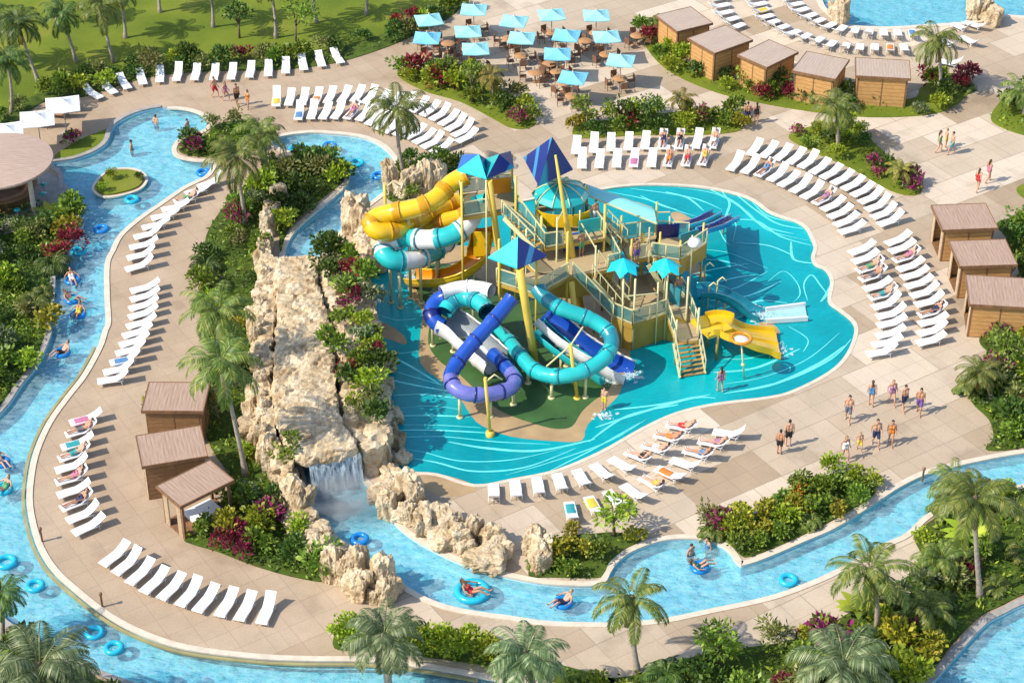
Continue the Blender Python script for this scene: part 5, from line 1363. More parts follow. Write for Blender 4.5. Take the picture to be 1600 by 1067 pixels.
for x, y, kd, rz, cl, rm, lb in [(113,438,'floatwoman',20,'white','b','reclining in the first of three rings in a line'),(113,468,'floatman',70,'teal','b','reclining in the middle one of three rings in a line'),(122,491,'floatwoman',-10,'yellow','b','reclining in the last of three rings in a line'),
   (97,551,'floatman',-50,'black','b','reclining in a ring alone beside the jungle bank'),(738,924,'floatwoman',75,'red','d','lying across the big cyan ring in the stream'),(880,941,'floatman',-60,'navy','b','in a blue ring below the bay planting'),
   (2,722,'floatman',40,'grey','b','in a ring at the western edge of the river'),(6,764,'floatwoman',-30,'green','c','in a cyan ring at the western edge of the river'),(1093,886,'floatwoman',110,'teal','b','in a ring inside the round bay')]:
    big = rm == 'd'
    o = ring(x, y, RDB if big else (RB if rm == 'b' else RC), f"{dict(b='blue', c='cyan', d='big cyan')[rm]} ring carrying the person {lb}"[:110])
    if big: o.scale = (1, 1, 1)
    person(kd, P(x, y, WATERZ + (0.10 if not big else 0.16)), R(rz), f"{'woman' if 'woman' in kd else 'man'} {lb}", cl, rng.randrange(2), rng.randrange(3), 1.0 if not big else 1.1)
cols = ['pink', 'navy', 'black', 'white', 'orange', 'red', 'yellow', 'blue', 'mauve', 'green', 'grey', 'teal']
for k, (p, rz, w) in enumerate(LY):
    kd = ('sunwoman', 'sunman')[(k * 7 // 3) % 2]
    person(kd, p, rz, f"{'woman' if 'wo' in kd else 'man'} in {cols[k % 12]} sunbathing {w}", cols[k % 12], k % 3 % 2, k % 3, 0.95)
# ================================================================== the water play tower and its slides
def hold(ob, par):
    ob.parent = par; ob.matrix_parent_inverse = Matrix.Translation(-Vector(par.location)); return ob
def put(b, name, mats, par):
    return hold(b.build(name, mats), par)
def sub(b, name, mats, part):
    o = b.build(name, mats); o.parent = part; return o
M['orange_joint'] = plain('amber_joint', (0.62, 0.30, 0.008), 0.3, 0.08)
M['flume_teal'] = plain('sea_teal_lining', (0.03, 0.30, 0.40), 0.2, 0.15)
M['flume_grey'] = plain('grey_flume_lining', (0.30, 0.34, 0.36), 0.3, 0.15)
TW = thing('water_play_tower', 'many level yellow play tower with tan decks, stairs and coloured roofs in the splash pool', 'play structure', P(900, 480, 0))
def xy(p): return (p.x, p.y)
def platform(px, z, th=0.22, fascia=M['ochre']):
    poly = [xy(P(x, y, z)) for x, y in px]
    b = MB(); b.prism(poly, z - th, z, 0, 1); return put(b, 'platform', [M['deck_board'], fascia], TW)
def rail(px, z, h=1.0, panel=True, z2=None, name='railing'):
    """posts and top rail along picture points at deck height, tinted panels between"""
    pts = [P(x, y, z if z2 is None else z + (z2 - z) * i / (len(px) - 1)) for i, (x, y) in enumerate(px)]
    b = MB(); g = MB()
    for i in range(len(pts) - 1):
        a, c = pts[i], pts[i + 1]; n = max(1, round((c - a).length / 1.1))
        for k in range(n + 1):
            p = a.lerp(c, k / n); b.tube([p, p + Vector((0, 0, h))], 0.035, 6)
        b.beam(a + Vector((0, 0, h)), c + Vector((0, 0, h)), 0.07, 0.06); b.beam(a + Vector((0, 0, 0.12)), c + Vector((0, 0, 0.12)), 0.05, 0.05)
        for k in range(n):
            p, q = a.lerp(c, (k + .06) / n), a.lerp(c, (k + .94) / n); u = Vector((0, 0, 1))
            g.add([p + u * .17, q + u * .17, q + u * (h - .07), p + u * (h - .07)], [(0, 1, 2, 3)])
    o = put(b, name, M['post_pale'], TW)
    if panel: sub(g, 'rail_panel', M['rail_panel'], o).matrix_parent_inverse = Matrix.Identity(4)
    return o
def post(base_px, z0, z1, r=0.06, mat=None, lean=None):
    a = P(*base_px, z0); c = Vector((a.x, a.y, z1)) if lean is None else P(*lean, z1)
    b = MB(); b.tube([a, a.lerp(c, .5), a.lerp(c, .62), c], r, 10, rad=[r, r, r * .6 if z1 > 10 else r, r * .28 if z1 > 10 else r])
    if r > 0.12:
        d = (c - a); 
        b.lathe(a + Vector((0, 0, 0.0)), [(r * 1.9, 0), (r * 1.9, 0.06), (r * 1.2, 0.1)], 12)
    return put(b, 'mast' if r > 0.12 else 'post', mat or M['post_yellow'], TW)
def stair(top, bot, zt, zb, w, n, name='stair'):
    """flight between picture points of the top and bottom middles"""
    a, c = P(*top, zt), P(*bot, zb); d = Vector((c.x - a.x, c.y - a.y, 0)); run = d.length; d.normalize(); s = Vector((-d.y, d.x, 0))
    o = MB()
    for k in range(n):
        t = (k + 0.5) / n; p = a + d * run * t; p.z = zt + (zb - zt) * (k + 0.6) / n
        o.box(p, (run / n * 1.02, w, 0.05), M=Matrix((d, s, Vector((0, 0, 1)))).transposed())
    f = put(o, name, M['step'], TW)
    for sg in (-1, 1):
        b = MB(); q = s * sg * (w / 2 + .03)
        b.beam(a + q + Vector((0, 0, -.05)), c + q + Vector((0, 0, .05)), 0.06, 0.3)
        b.beam(a + q + Vector((0, 0, .95)), c + q + Vector((0, 0, .95)), 0.06, 0.06)
        for k in range(5):
            p = a.lerp(c, k / 4) + q; b.tube([p, p + Vector((0, 0, .95))], 0.025, 6)
        sub(b, 'handrail', M['post_pale'], f)
    return f
def panel(px, z, h, mat, name='entry_panel', th=0.08):
    a = MB(); pts = [P(x, y, z) for x, y in px]
    for i in range(len(pts) - 1): a.beam(pts[i] + Vector((0, 0, h / 2)), pts[i + 1] + Vector((0, 0, h / 2)), th, h)
    return put(a, name, mat, TW)
# decks, highest first
platform([(718,304),(800,294),(808,328),(724,340)], 6.3)
platform([(836,348),(918,336),(946,372),(852,388)], 5.0)
platform([(800,392),(850,388),(946,372),(968,418),(892,432),(838,428)], 4.0)
platform([(776,442),(830,425),(892,432),(838,462)], 4.0)
platform([(966,374),(1026,366),(1032,400),(984,408)], 3.9)
platform([(1018,402),(1026,368),(1096,374),(1104,380),(1062,408)], 3.9, 1.0)
platform([(990,430),(1040,424),(1074,470),(1072,500),(1042,490),(988,508),(954,494)], 1.75, 0.3)
platform([(1040,490),(1074,474),(1092,520),(1090,532),(1056,534)], 1.5, 0.25)
# ochre wall round the foot of the lower deck
b = MB(); lp = [xy(P(x, y, 1.75)) for x, y in [(956,496),(988,506),(1040,489),(1070,496),(1070,470),(1038,428),(992,432)]]
b.prism(lp, -0.1, 1.45); put(b, 'base_wall', M['ochre'], TW)
b = MB(); lp = [xy(P(x, y, 4.0)) for x, y in [(846,394),(940,376),(958,416),(892,428),(846,424)]]
b.prism(lp, 2.3, 3.78); put(b, 'service_box', M['ochre'], TW)
# masts: thick leaning yellow columns
post((908,488), -0.1, 11.0, 0.23, lean=(868,243)); post((838,580), -0.1, 6.75, 0.23, lean=(812,420)); post((790,470), -0.1, 8.5, 0.20, lean=(764,282))
post((905,560), -0.1, 4.0, 0.17, lean=(893,440)); post((1000,470), -0.1, 4.6, 0.10)
for bx, by, z0, z1 in [(722,340,-0.1,8.65),(806,330,-0.1,8.65),(800,296,-0.1,8.65),(846,382,3.9,6.9),(916,334,3.9,6.9),(944,370,-0.1,7.2),(838,346,-0.1,6.9),(780,444,-0.1,7.0),(886,432,-0.1,7.0),(838,462,-0.1,7.0)]:
    zz = 6.3 if z1 == 8.65 else (5.0 if z1 in (6.9, 7.2) else 4.0)
    p = P(bx, by, zz); b = MB(); b.tube([(p.x, p.y, z0), (p.x, p.y, z1)], 0.075, 8); put(b, 'post', M['post_yellow'], TW)
for bx, by, zz, z1 in [(970,376,3.9,5.6),(1024,368,3.9,6.2),(1030,402,3.9,5.6),(986,408,3.9,5.4),(1062,406,3.9,5.2),(1098,378,3.9,5.2),(1072,498,1.75,4.6),(956,494,1.75,3.0),(990,506,1.75,4.8),(1040,490,1.75,4.4),(1090,520,1.5,3.2)]:
    p = P(bx, by, zz); b = MB(); b.tube([(p.x, p.y, -0.1), (p.x, p.y, z1)], 0.06, 8); put(b, 'post', M['post_pale'] if zz < 3 else M['post_yellow'], TW)
rail([(724,340),(718,304),(800,294)], 6.3); rail([(724,340),(762,334)], 6.3); rail([(804,312),(808,328)], 6.3)
rail([(838,348),(918,336)], 5.0); rail([(930,350),(946,372)], 5.0); rail([(852,388),(880,384)], 5.0)
rail([(800,392),(838,428)], 4.0); rail([(776,442),(838,462),(888,434)], 4.0); rail([(946,374),(968,416)], 4.0); rail([(968,418),(950,422)], 4.0)
rail([(966,374),(1026,366)], 3.9); rail([(984,408),(1010,404)], 3.9); rail([(1018,402),(1062,408),(1104,380)], 3.9); rail([(1026,368),(1076,371)], 3.9)
rail([(954,494),(988,508),(1042,490)], 1.75); rail([(990,430),(1040,424),(1074,470)], 1.75); rail([(1074,474),(1092,520)], 1.5); rail([(1042,492),(1056,534)], 1.5)
rail([(895,432),(958,498)], 4.0, z2=1.8); rail([(808,328),(852,388)], 6.3, z2=5.0); rail([(784,336),(836,380)], 6.3, z2=5.0)
rail([(912,338),(968,376)], 5.0, z2=3.9); 
stair((930,424), (978,482), 4.0, 1.75, 1.5, 11); stair((1012,404), (1040,452), 3.9, 1.75, 1.2, 9); stair((1072,532), (1082,588), 1.5, -0.1, 1.45, 8); stair((796,334), (844,384), 6.3, 5.0, 1.0, 7)
stair((944,356), (975,388), 5.0, 3.9, 1.0, 6)
for (x, y, zz, z1) in [(870,386,5.0,7.0),(896,336,5.0,6.8),(905,384,4.0,6.4),(930,428,4.0,5.9),(1000,372,3.9,5.9),(1045,370,3.9,5.3),(1080,400,3.9,5.3),(1012,424,1.75,4.8),(1056,447,1.75,4.0),(972,502,1.75,4.6),(1026,497,1.75,4.2),(1056,534,1.5,3.0),(822,404,4.0,6.0),(760,336,6.3,8.6)]:
    p = P(x, y, zz); b = MB(); b.tube([(p.x, p.y, -0.1), (p.x, p.y, z1)], 0.05, 8); put(b, 'post', M['post_pale'], TW)
for a_, c_, z in [((870,386),(896,336),6.9),((905,384),(930,428),5.8),((972,502),(1026,497),4.1),((1000,372),(1045,370),5.2)]:
    b = MB(); b.beam(P(*a_, z if False else (5.0 if z == 6.9 else 4.0 if z == 5.8 else 1.75 if z == 4.1 else 3.9)) + Vector((0, 0, 1.7)), P(*c_, 5.0 if z == 6.9 else 4.0 if z == 5.8 else 1.75 if z == 4.1 else 3.9) + Vector((0, 0, 1.7)), .06, .06); put(b, 'spray_bar', M['post_pale'], TW)
panel([(840,350),(854,386)], 5.0, 0.95, M['teal'], 'side_panel'); panel([(950,380),(966,412)], 4.0, 0.9, M['rail_panel'], 'side_panel'); panel([(800,300),(806,324)], 6.3, 0.95, M['teal'], 'side_panel')
# coloured entry panels and counters
arc = [P(880, 352, 5.0) + Vector((1.55 * math.cos(a), 0.8 * math.sin(a), 0.0)) for a in [math.pi * (0.95 + k * 0.11) for k in range(11)]]
b = MB()
for i in range(10): b.beam(arc[i] + Vector((0, 0, .75)), arc[i + 1] + Vector((0, 0, .75)), 0.08, 0.8)
put(b, 'yellow_counter', M['yellow'], TW)
panel([(766,304),(798,300)], 6.5, 1.0, M['orange']); panel([(842,332),(868,328)], 5.0, 1.3, M['orange']); panel([(880,392),(905,388)], 4.0, 1.1, M['blue_panel']); panel([(925,378),(944,374)], 4.0, 1.1, M['navy'])
panel([(904,366),(940,360)], 5.0, 0.9, M['teal']); panel([(1026,372),(1060,370)], 3.9, 0.9, M['navy']); panel([(1062,385),(1090,376)], 3.9, 0.8, M['teal_deep'])
panel([(740,400),(766,402)], 2.4, 1.7, M['yellow'], 'yellow_landing_panel'); panel([(1046,470),(1062,480)], 1.75, 1.2, M['teal_deep'])
# roofs
def hip(px, ze, apex, za, mats, name='roof'):
    e = [P(x, y, ze) for x, y in px]; a = P(*apex, za); b = MB(); n = len(e)
    for i in range(n):
        p, q = e[i], e[(i + 1) % n]; d = Vector((0, 0, -0.07))
        m = min(i, len(mats) - 1)
        b.add([p, q, a], [(0, 1, 2)], m); b.add([p + d, q + d, q, p], [(0, 1, 2, 3)], m); b.add([p + d, q + d, a + d], [(2, 1, 0)], m)
    return put(b, name, mats, TW)
hip([(714,266),(760,279),(759,248),(722,242)], 8.7, (748,241), 9.8, [M['cyan'], M['teal_navy'], M['teal'], M['blue_panel']])
hip([(760,279),(803,261),(798,236),(759,248)], 8.7, (780,241), 9.7, [M['teal_navy'], M['navy_stripe'], M['teal'], M['teal']])
hip([(818,246),(842,290),(895,264),(872,232)], 8.4, (863,214), 11.3, [M['navy_stripe'], M['teal_navy'], M['navy_stripe'], M['navy_stripe']])
hip([(762,402),(808,419),(855,399),(808,374)], 6.9, (809,370), 8.3, [M['cyan'], M['navy_stripe'], M['blue_panel'], M['blue_panel']])
# teal dome over the middle level
b = MB(); c = P(876, 303, 6.7); b.lathe(c, [(1.66, -0.05), (1.66, 0.0), (1.45, 0.27), (1.05, 0.52), (0.55, 0.68), (0.0, 0.74)], 10, 0, False)
d_ = put(b, 'dome_roof', M['teal'], TW)
b = MB()
for k in range(10):
    a = 2 * math.pi * k / 10
    b.tube([c + Vector((r * math.cos(a), r * math.sin(a), z + 0.02)) for r, z in [(1.67, 0.0), (1.46, 0.28), (1.06, 0.53), (0.56, 0.69), (0.0, 0.76)]], 0.035, 6)
sub(b, 'dome_rib', M['post_pale'], d_)
# long pale roof over the covered walk
e = [P(912,288,6.4), P(1018,325,5.6), P(1026,350,5.6), P(916,305,6.4)]
b = MB(); n = 10
for k in range(n):
    t0, t1 = k / n, (k + 1) / n; h0, h1 = 0.35 * math.sin(math.pi * t0), 0.35 * math.sin(math.pi * t1); u = Vector((0, 0, 1))
    q = [e[0].lerp(e[3], t0) + u * h0, e[1].lerp(e[2], t0) + u * h0, e[1].lerp(e[2], t1) + u * h1, e[0].lerp(e[3], t1) + u * h1]
    b.add(q, [(0, 1, 2, 3)], 0, True)
lr = put(b, 'walk_roof', M['roof_sheet'], TW)
b = MB()
for i in range(4): b.beam(e[i], e[(i + 1) % 4], 0.07, 0.07)
for t in (0.33, 0.66): b.beam(e[0].lerp(e[1], t) + Vector((0, 0, .02)), e[3].lerp(e[2], t) + Vector((0, 0, .02)), 0.05, 0.05)
sub(b, 'roof_edge', M['post_pale'], lr)
# small petal canopies
for (x, y, z) in [(974, 416, 4.7), (1040, 416, 4.5)]:
    c = P(x, y, z); b = MB(); n = 6; vs = [c + Vector((0, 0, 0.55))]
    for k in range(n * 2):
        a = 2 * math.pi * k / (2 * n) + .3; r = 1.02 if k % 2 == 0 else 0.72
        vs.append(c + Vector((r * math.cos(a), r * math.sin(a), -0.22 if k % 2 == 0 else 0.05)))
    b.add(vs, [(0, 1 + k, 1 + (k + 1) % (2 * n)) for k in range(2 * n)], 0)
    cp = put(b, 'petal_canopy', M['cyan'], TW)
    b = MB(); b.tube([Vector((c.x, c.y, 1.7)), c + Vector((0, 0, .5))], 0.05, 8); sub(b, 'canopy_post', M['post_pale'], cp)
# water jets and ropes on the lower side
for x, y, h in [(1104,505,2.6),(1118,492,2.4),(1098,478,2.8)]:
    p = P(x, y, -0.1); b = MB(); b.tube([p, p + Vector((0, 0, h)), p + Vector((.25, 0, h + .25)), p + Vector((.5, -.1, h + .05))], 0.05, 8); put(b, 'spray_pipe', M['post_pale'], TW)
b = MB(); p = P(1085, 384, 4.9); b.lathe(p, [(0, .5), (.32, .42), (.42, .15), (.28, -.05), (0, -.1)], 12); put(b, 'tipping_bucket', M['gel_white'], TW)

# ---- slides: each is a thing of its own
def slide(name, label, px, r, mats, band=None, open_=0.0, flange=1.6, supports=(), tint=None, sup_mat=None, sub_n=6, part='tube', n=14):
    """px: (x, y, z) along the middle of the slide; open_: 0 a closed tube, else the opened share on top"""
    raw = [P(x, y, z) for x, y, z in px]; pts = smooth(raw, sub_n)
    o = thing(name, label, 'water slide', Vector((raw[-1].x, raw[-1].y, -0.1)))
    L = [0.0]
    for i in range(1, len(pts)): L.append(L[-1] + (pts[i] - pts[i - 1]).length)
    # resample evenly
    step = 0.22; m = int(L[-1] / step); q = []
    j = 0
    for i in range(m + 1):
        s = min(i * step, L[-1] - 1e-5)
        while L[j + 1] < s: j += 1
        q.append(pts[j].lerp(pts[j + 1], (s - L[j]) / max(1e-6, L[j + 1] - L[j])))
    def bandf(i):
        if band is None: return 0
        return band(i * step, i / m)
    JT = len(mats) - 1
    b = MB()
    if not open_:
        rad = [r * (1.11 if flange and (i * step) % flange < step else 1.0) for i in range(len(q))]
        b.tube(q, r, n, rad=rad, band=lambda i: JT if (flange and ((i * step) % flange < step or ((i + 1) * step) % flange < step) and band is None) else bandf(i), cap=False)
        b.tube(q, r * .9, n, band=lambda i: len(mats) - 1, cap=False)
    else:
        aw = math.pi * (2 - 2 * open_); k0 = 12; o_ = 0
        for lay in (1.0, 0.9):
            o_ = len(b.v)
            for i, p in enumerate(q):
                t = (q[min(i + 1, m)] - q[max(i - 1, 0)]).normalized(); a = t.cross(Vector((0, 0, 1))).normalized(); u = a.cross(t).normalized()
                f = 1.05 if flange and (i * step) % flange < step and lay == 1.0 else 1.0
                for k in range(k0 + 1):
                    an = -math.pi / 2 - aw / 2 + aw * k / k0
                    b.v.append(tuple(p + a * (math.cos(an) * r * lay * f) + u * (math.sin(an) * r * lay * f)))
            for i in range(m):
                for k in range(k0):
                    b.f.append((o_ + i * (k0 + 1) + k, o_ + i * (k0 + 1) + k + 1, o_ + (i + 1) * (k0 + 1) + k + 1, o_ + (i + 1) * (k0 + 1) + k))
                    b.m.append(bandf(i) if lay == 1.0 else len(mats) - 1); b.s.append(True)
        # rolled lips along both edges
        for e in (0, k0):
            lip = [Vector(b.v[i * (k0 + 1) + e]) for i in range(m + 1)]
            b.tube(lip, 0.055, 6, mi=0 if tint is None else tint)
    put(b, part, mats, o)
    if flange and not open_:
        k = 1
        while k * flange < L[-1] - 0.4:
            i = int(k * flange / step); t = (q[min(i + 1, m)] - q[max(i - 1, 0)]).normalized()
            g = MB(); g.tube([q[i] - t * .045, q[i] + t * .045], r * 1.13, n, cap=True); k += 1
            put(g, 'joint_ring', mats[JT], o)
    for s in supports:
        p = q[min(m, int(s * m))]; g = MB(); z = p.z - r * 0.95
        if z < 0.3: continue
        g.tube([(p.x, p.y, -0.1), (p.x, p.y, z)], 0.09, 8); g.lathe((p.x, p.y, -0.09), [(0.2, 0), (.2, .05), (.1, .08)], 10)
        g.beam((p.x - r * .8, p.y, z), (p.x + r * .8, p.y, z), 0.12, 0.1)
        put(g, 'support_post', sup_mat or M['post_pale'], o)
    return o
slide('yellow_tube_slide', 'yellow enclosed tube slide looping round the rocky left side of the tower'.replace('left ', ''), [(728,274,7.3),(704,288,6.9),(682,310,6.5),(655,324,6.2),(620,331,5.9),(592,338,5.6),(580,350,5.3),(592,362,5.0),(622,358,4.8),(650,344,4.7),(680,328,4.6),(712,316,4.5),(742,318,4.3)], 0.56, [M['yellow'], M['orange_joint']], supports=(0.3, 0.55))
slide('yellow_tube_slide', 'lower orange yellow tube slide running under the teal and white tube', [(760,312,5.0),(728,336,4.4),(690,346,4.1),(655,352,3.8),(618,366,3.5),(600,368,3.3)], 0.5, [M['yellow'], M['orange']], supports=(0.5,))
slide('yellow_flume_slide', 'open yellow flume curving down to the sand coloured island floor', [(752,352,4.0),(752,378,3.3),(742,402,2.6),(720,420,1.9),(692,430,1.3),(662,432,.8),(640,430,.55)], 0.68, [M['yellow'], M['orange']], open_=0.45, supports=(0.35, 0.75))
TWB = lambda s, t: int(s / 1.35) % 2
slide('striped_tube_slide', 'teal and white banded tube slide with a loop over the rocks', [(760,318,6.0),(742,322,5.8),(734,345,5.4),(716,362,5.0),(690,372,4.7),(660,374,4.4),(632,370,4.2),(610,378,3.9),(600,393,3.6),(612,407,3.3),(640,407,3.0),(668,398,2.8),(690,384,2.6),(706,370,2.4),(730,362,2.3)], 0.58, [M['teal'], M['gel_white'], M['teal_deep']], band=TWB, flange=1.35, supports=(0.35, 0.6, 0.8))
slide('blue_tube_slide', 'deep blue tube slide crossing the white flume and turning violet at its loop', [(800,466,4.6),(768,504,3.7),(734,541,2.8),(711,572,2.1),(704,592,1.9),(716,610,1.7),(744,617,1.55),(775,614,1.4),(798,606,1.3),(804,592,1.2),(793,576,1.1),(778,560,0.95),(768,552,0.9)], 0.42, [M['blue'], M['violet'], M['navy']], band=lambda s, t: 1 if 0.40 < t < 0.82 else 0, supports=(0.5, 0.62, 0.75))
slide('teal_tube_slide', 'teal tube slide circling the front of the tower above the green floor', [(842,452,4.4),(850,464,4.2),(878,482,3.8),(910,494,3.4),(932,504,3.1),(950,518,2.8),(956,536,2.5),(947,556,2.2),(927,572,1.9),(898,584,1.65),(868,588,1.45),(836,579,1.25),(810,552,1.1),(788,526,1.0),(770,516,0.9)], 0.44, [M['teal'], M['teal_deep'], M['teal_deep']], band=lambda s, t: 1 if t < 0.08 or 0.3 < t < 0.36 else 0, supports=(0.3, 0.5, 0.62, 0.75))
slide('teal_arc_slide', 'short teal tube slide arching into the white flume', [(762,488,3.2),(752,474,3.1),(730,466,2.9),(706,474,2.7),(694,490,2.4)], 0.5, [M['teal'], M['teal_deep']], supports=(0.5,))
slide('blue_arc_slide', 'short blue tube slide at the outer corner of the white flume', [(700,462,3.0),(684,470,2.7),(675,484,2.4),(678,500,2.1),(692,512,1.8)], 0.48, [M['blue'], M['navy']], supports=(0.5,))
slide('white_flume_slide', 'wide white open flume with grey inside, sloping over the island floor', [(692,498,2.0),(716,512,1.7),(740,534,1.3),(762,554,.95),(776,566,.75)], 1.0, [M['gel_white'], M['flume_grey']], open_=0.36, supports=(0.2,))
slide('white_arch_slide', 'white tube slide behind the teal arc at the back of the island', [(690,458,3.3),(718,450,3.4),(748,450,3.5),(772,456,3.6)], 0.42, [M['gel_white'], M['gel_white']], supports=(0.4,))
slide('blue_flume_slide', 'dark blue open flume with white rim falling to the splash pool', [(850,490,2.9),(866,505,2.5),(886,522,2.1),(910,540,1.6),(936,556,1.1),(960,570,.65),(986,582,.4)], 0.86, [M['gel_white'], M['blue']], open_=0.42, supports=(0.3,), tint=0)
slide('teal_flume_slide', 'deep teal open flume beside the dark blue one, ending in the splash pool', [(838,508,2.2),(862,530,1.8),(890,552,1.3),(920,572,.8),(950,590,.3)], 0.6, [M['teal'], M['teal_deep']], open_=0.42, supports=(0.4,))
# wide yellow family slide with two lanes
o = thing('family_slide', 'broad yellow family slide with a hump running into the splash pool', 'water slide', P(1160, 540, 0))
ctr = smooth([P(1108,508,1.75), P(1128,506,1.75), P(1146,516,1.45), P(1172,528,.8), P(1198,534,.35), P(1216,538,.15)], 6)
b = MB(); rows = []
for i, p in enumerate(ctr):
    t = (ctr[min(i + 1, len(ctr) - 1)] - ctr[max(i - 1, 0)]); t.z = 0; t.normalize(); s = Vector((-t.y, t.x, 0)); wv = 0.85 + 0.40 * i / len(ctr)
    for f, h in ((-1.06, .30), (-1.0, .30), (-.95, .05), (-.5, 0), (-.03, .02), (0, .14), (.03, .02), (.5, 0), (.95, .05), (1.0, .30), (1.06, .30), (1.06, -.15), (-1.06, -.15)):
        rows.append(p + s * f * wv + Vector((0, 0, h)))
k = 13
b.add(rows, [(i * k + j, i * k + (j + 1) % k, (i + 1) * k + (j + 1) % k, (i + 1) * k + j) for i in range(len(ctr) - 1) for j in range(k)], 0, False)
put(b, 'chute', M['yellow'], o)
b = MB(); p = P(1112, 506, 1.75); b.box(p + Vector((0, 0, -.12)), (1.6, 1.9, .22), 0.5); put(b, 'landing', M['yellow'], o)
for x, y in [(1108,500),(1122,520)]:
    p = P(x, y, 1.75); b = MB(); b.tube([(p.x, p.y, -.1), (p.x, p.y, 1.6)], .08, 8); put(b, 'support_post', M['ochre'], o)
slide('blue_water_slide', 'deep teal curved flume splashing down behind the yellow family slide', [(1092,452,2.1),(1112,452,2.0),(1138,460,1.5),(1160,474,.8),(1176,486,.3),(1190,492,.1)], 0.55, [M['teal_deep'], M['flume_teal']], open_=0.45, supports=(0.4,))
o = thing('run_out', 'pale run out trough at the end of the deep teal curved flume', 'slide run out', P(1230, 490, -0.1))
b = MB(); q = [P(1196,486,0), P(1258,478,0), P(1262,500,0), P(1198,504,0)]; b.prism([xy(v) for v in q], -0.09, 0.0); put(b, 'tray', plain("pale_run_out", (0.36, 0.62, 0.62), 0.4, 0.12), o)
b = MB(); b.beam(q[0] + Vector((0, 0, .1)), q[1] + Vector((0, 0, .1)), .12, .3); b.beam(q[3] + Vector((0, 0, .1)), q[2] + Vector((0, 0, .1)), .12, .3); put(b, 'side_rim', M['gel_white'], o)
# three racing lanes off the far deck
o = thing('racing_slide', 'three straight navy and teal racing lanes leaving the far deck', 'water slide', P(1130, 342, 0))
a0, a1 = P(1080, 360, 3.7), P(1134, 338, 1.0); d = (a1 - a0); dh = Vector((d.x, d.y, 0)).normalized(); s = Vector((-dh.y, dh.x, 0))
for k in range(3):
    b = MB(); q = s * (k - 1) * 0.62; pts = [a0 + q, a0.lerp(a1, .5) + q + Vector((0, 0, -.15)), a1 + q]
    for i in range(2):
        for sd_ in (-1, 1): b.beam(pts[i] + s * .28 * sd_ + Vector((0, 0, .12)), pts[i + 1] + s * .28 * sd_ + Vector((0, 0, .12)), .07, .3, mi=1)
        b.beam(pts[i], pts[i + 1], .5, .06, mi=0)
    put(b, 'lane', [M['navy'], M['cyan'] if k == 1 else M['blue']], o)
for t in (.45, .95):
    p = a0.lerp(a1, t); b = MB(); b.tube([(p.x, p.y, -.1), (p.x, p.y, p.z - .1)], .08, 8); b.beam(p - s * .9 + Vector((0, 0, -.12)), p + s * .9 + Vector((0, 0, -.12)), .1, .1); put(b, 'support_post', M['post_pale'], o)
# mushroom spray beside the family slide
o = thing('spray_post', 'slim pale spray post with a round orange rimmed head before the family slide', 'spray post', P(1163, 592, -0.1))
top = height_above(P(1163, 592, -0.1), 1158, 532); b = MB(); b.tube([P(1163, 592, -0.1), top], .05, 8); b.lathe(P(1163, 592, -0.1).lerp(top, .38), [(.05, -.1), (.12, -.05), (.12, .05), (.05, .1)], 8); put(b, 'post', M['post_pale'], o)
b = MB(); n = 20; b.tube([top + Vector((.55 * math.cos(6.2832 * i / n), .55 * math.sin(6.2832 * i / n), .15)) for i in range(n + 1)], .09, 8, cap=False); put(b, 'ring_head', M['orange'], o)
b = MB(); b.lathe(top, [(0, .22), (.3, .16), (.5, 0)], 14); put(b, 'cap', M['gel_white'], o)
# tall lamp-like sprayers with cross bars over the teal loop
o = thing('sprinkler_mast', 'yellow sprinkler mast with slanting arms inside the teal loop', 'sprinkler', P(900, 618, -0.1))
bb = P(902, 622, -0.1); tp = height_above(bb, 891, 538); b = MB(); b.tube([bb, tp], .11, 10); b.lathe(bb, [(.22, 0), (.22, .06), (.12, .1)], 10); put(b, 'mast', M['post_yellow'], o)
b = MB(); b.tube([tp + Vector((-1.3, -.4, -1.2)), tp + Vector((0, 0, -.1))], .05, 6); put(b, 'arm', M['post_pale'], o)
b = MB(); b.tube([tp + Vector((0, 0, -.1)), tp + Vector((.7, .4, .9))], .05, 6); put(b, 'arm', M['post_pale'], o)
for x, y, tx, ty, lb in [(604,360,601,288,'pale yellow sprinkler mast by the yellow loop'),(665,400,663,345,'pale yellow sprinkler mast inside the striped loop'),(766,680,758,590,'yellow slim mast at the island tip before the blue loop')]:
    bb = P(x, y + 20 if y < 500 else y, -0.1); tp = height_above(bb, tx, ty)
    o = thing('sprinkler_mast', lb, 'sprinkler', bb); b = MB(); b.tube([bb, tp], .09, 8); b.lathe(bb, [(.25, 0), (.25, .25), (.1, .3)], 10); put(b, 'mast', M['post_yellow'], o)
    b = MB(); b.tube([tp + Vector((0, 0, -.3)), tp + Vector((.5, 0, .2)), tp + Vector((.9, .1, -.2))], .05, 6); put(b, 'arm', M['post_pale'], o)
for x, y, z, lb, c in [(994,412,3.9,'person in purple at the head of the middle stair','purple'),(908,400,4.0,'person in green on the main platform','green'),(1060,468,1.75,'person in teal on the lower deck','teal'),(930,352,5.0,'person in white on the upper platform','white')]:
    person('man', P(x, y, z), R(30), lb, c, 1, 0, 0.98)
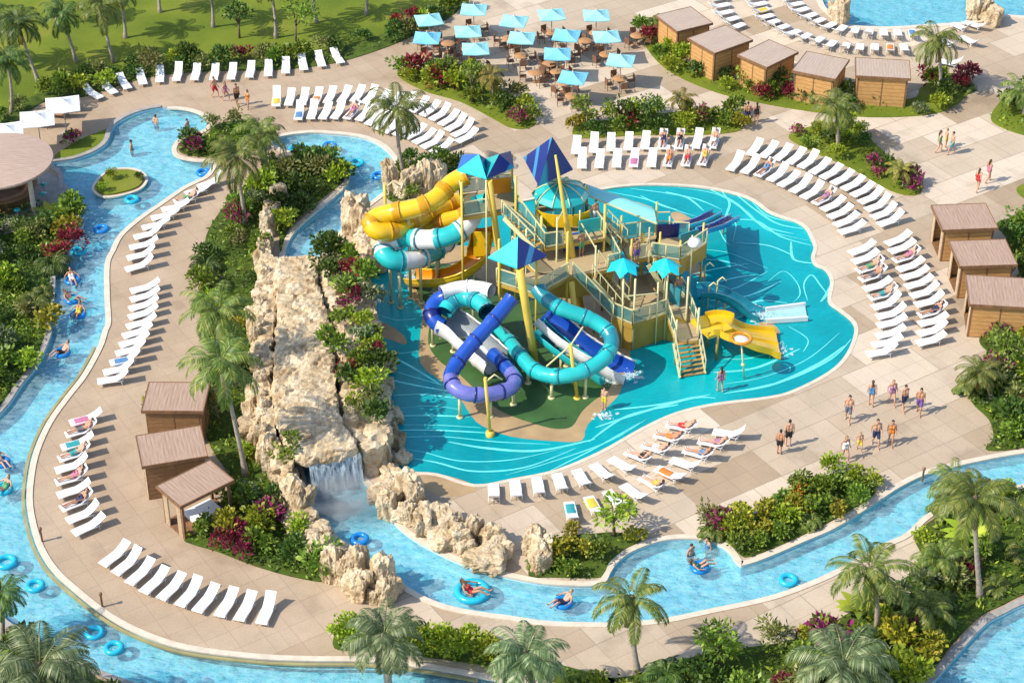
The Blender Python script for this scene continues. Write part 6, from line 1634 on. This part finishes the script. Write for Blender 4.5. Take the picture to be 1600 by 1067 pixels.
# white water where the flume lands
b = MB(); rg = random.Random(5)
def fleck(p, r, tilt):
    n = 7; u = Vector((1, 0, rg.uniform(-tilt, tilt))); w = Vector((0, 1, rg.uniform(-tilt, tilt)))
    b.add([p] + [p + (u * math.cos(6.283 * k / n) + w * math.sin(6.283 * k / n)) * r * rg.uniform(.5, 1.25) for k in range(n)], [(0, 1 + k, 1 + (k + 1) % n) for k in range(n)])
for cx, cy, sx, sy, n in [(1190,490,13,6,320),(944,648,8,3,70),(1218,545,7,6,120),(988,586,8,5,160),(952,594,8,4,110),(640,434,5,4,60)]:
    for i in range(n):
        up = abs(rg.gauss(0, .16)) if rg.random() < .5 else 0
        fleck(P(rg.gauss(cx, sx), rg.gauss(cy, sy), -.078 + up + rg.uniform(0, .008)), rg.uniform(.02, .05) if up else rg.uniform(.03, .12), .8 if up else 0.0)
tag(b.build('splash_foam', glassy('white_foam', (0.72, 0.86, 0.88), 0.62)), kind='stuff')
# ================================================================== light, world, render settings
SUN_AZ, SUN_EL = R(202), R(44)       # direction the light comes from, counted from +X
sd = Vector((math.cos(SUN_AZ) * math.cos(SUN_EL), math.sin(SUN_AZ) * math.cos(SUN_EL), math.sin(SUN_EL)))
sl = bpy.data.lights.new("sun", 'SUN'); sl.energy = 3.45; sl.angle = R(0.5); sl.color = (1.0, 0.92, 0.79)
so = bpy.data.objects.new("sun", sl); COL.objects.link(so)
so.rotation_euler = (-sd).to_track_quat('-Z', 'Y').to_euler(); so.location = (-40, -40, 80)
wd = bpy.data.worlds.new("World"); scene.world = wd; wd.use_nodes = True
nt = wd.node_tree; bg = nt.nodes["Background"]
sky = nt.nodes.new("ShaderNodeTexSky"); sky.sky_type = 'NISHITA'; sky.sun_disc = False
sky.sun_elevation = SUN_EL; sky.sun_rotation = math.atan2(sd.x, sd.y)
nt.links.new(sky.outputs[0], bg.inputs[0]); bg.inputs[1].default_value = 0.15
vs = scene.view_settings; vs.view_transform = 'Standard'; vs.look = 'None'; vs.gamma = 1; vs.exposure = 0.6
scene.render.engine = 'CYCLES'
cy = scene.cycles
cy.use_denoising = True
try: cy.denoiser = 'OPENIMAGEDENOISE'
except Exception: pass
cy.max_bounces = 6; cy.diffuse_bounces = 2; cy.glossy_bounces = 2; cy.transparent_max_bounces = 8; cy.transmission_bounces = 2
cy.caustics_reflective = False; cy.caustics_refractive = False
cy.sample_clamp_indirect = 6
scene.render.film_transparent = False
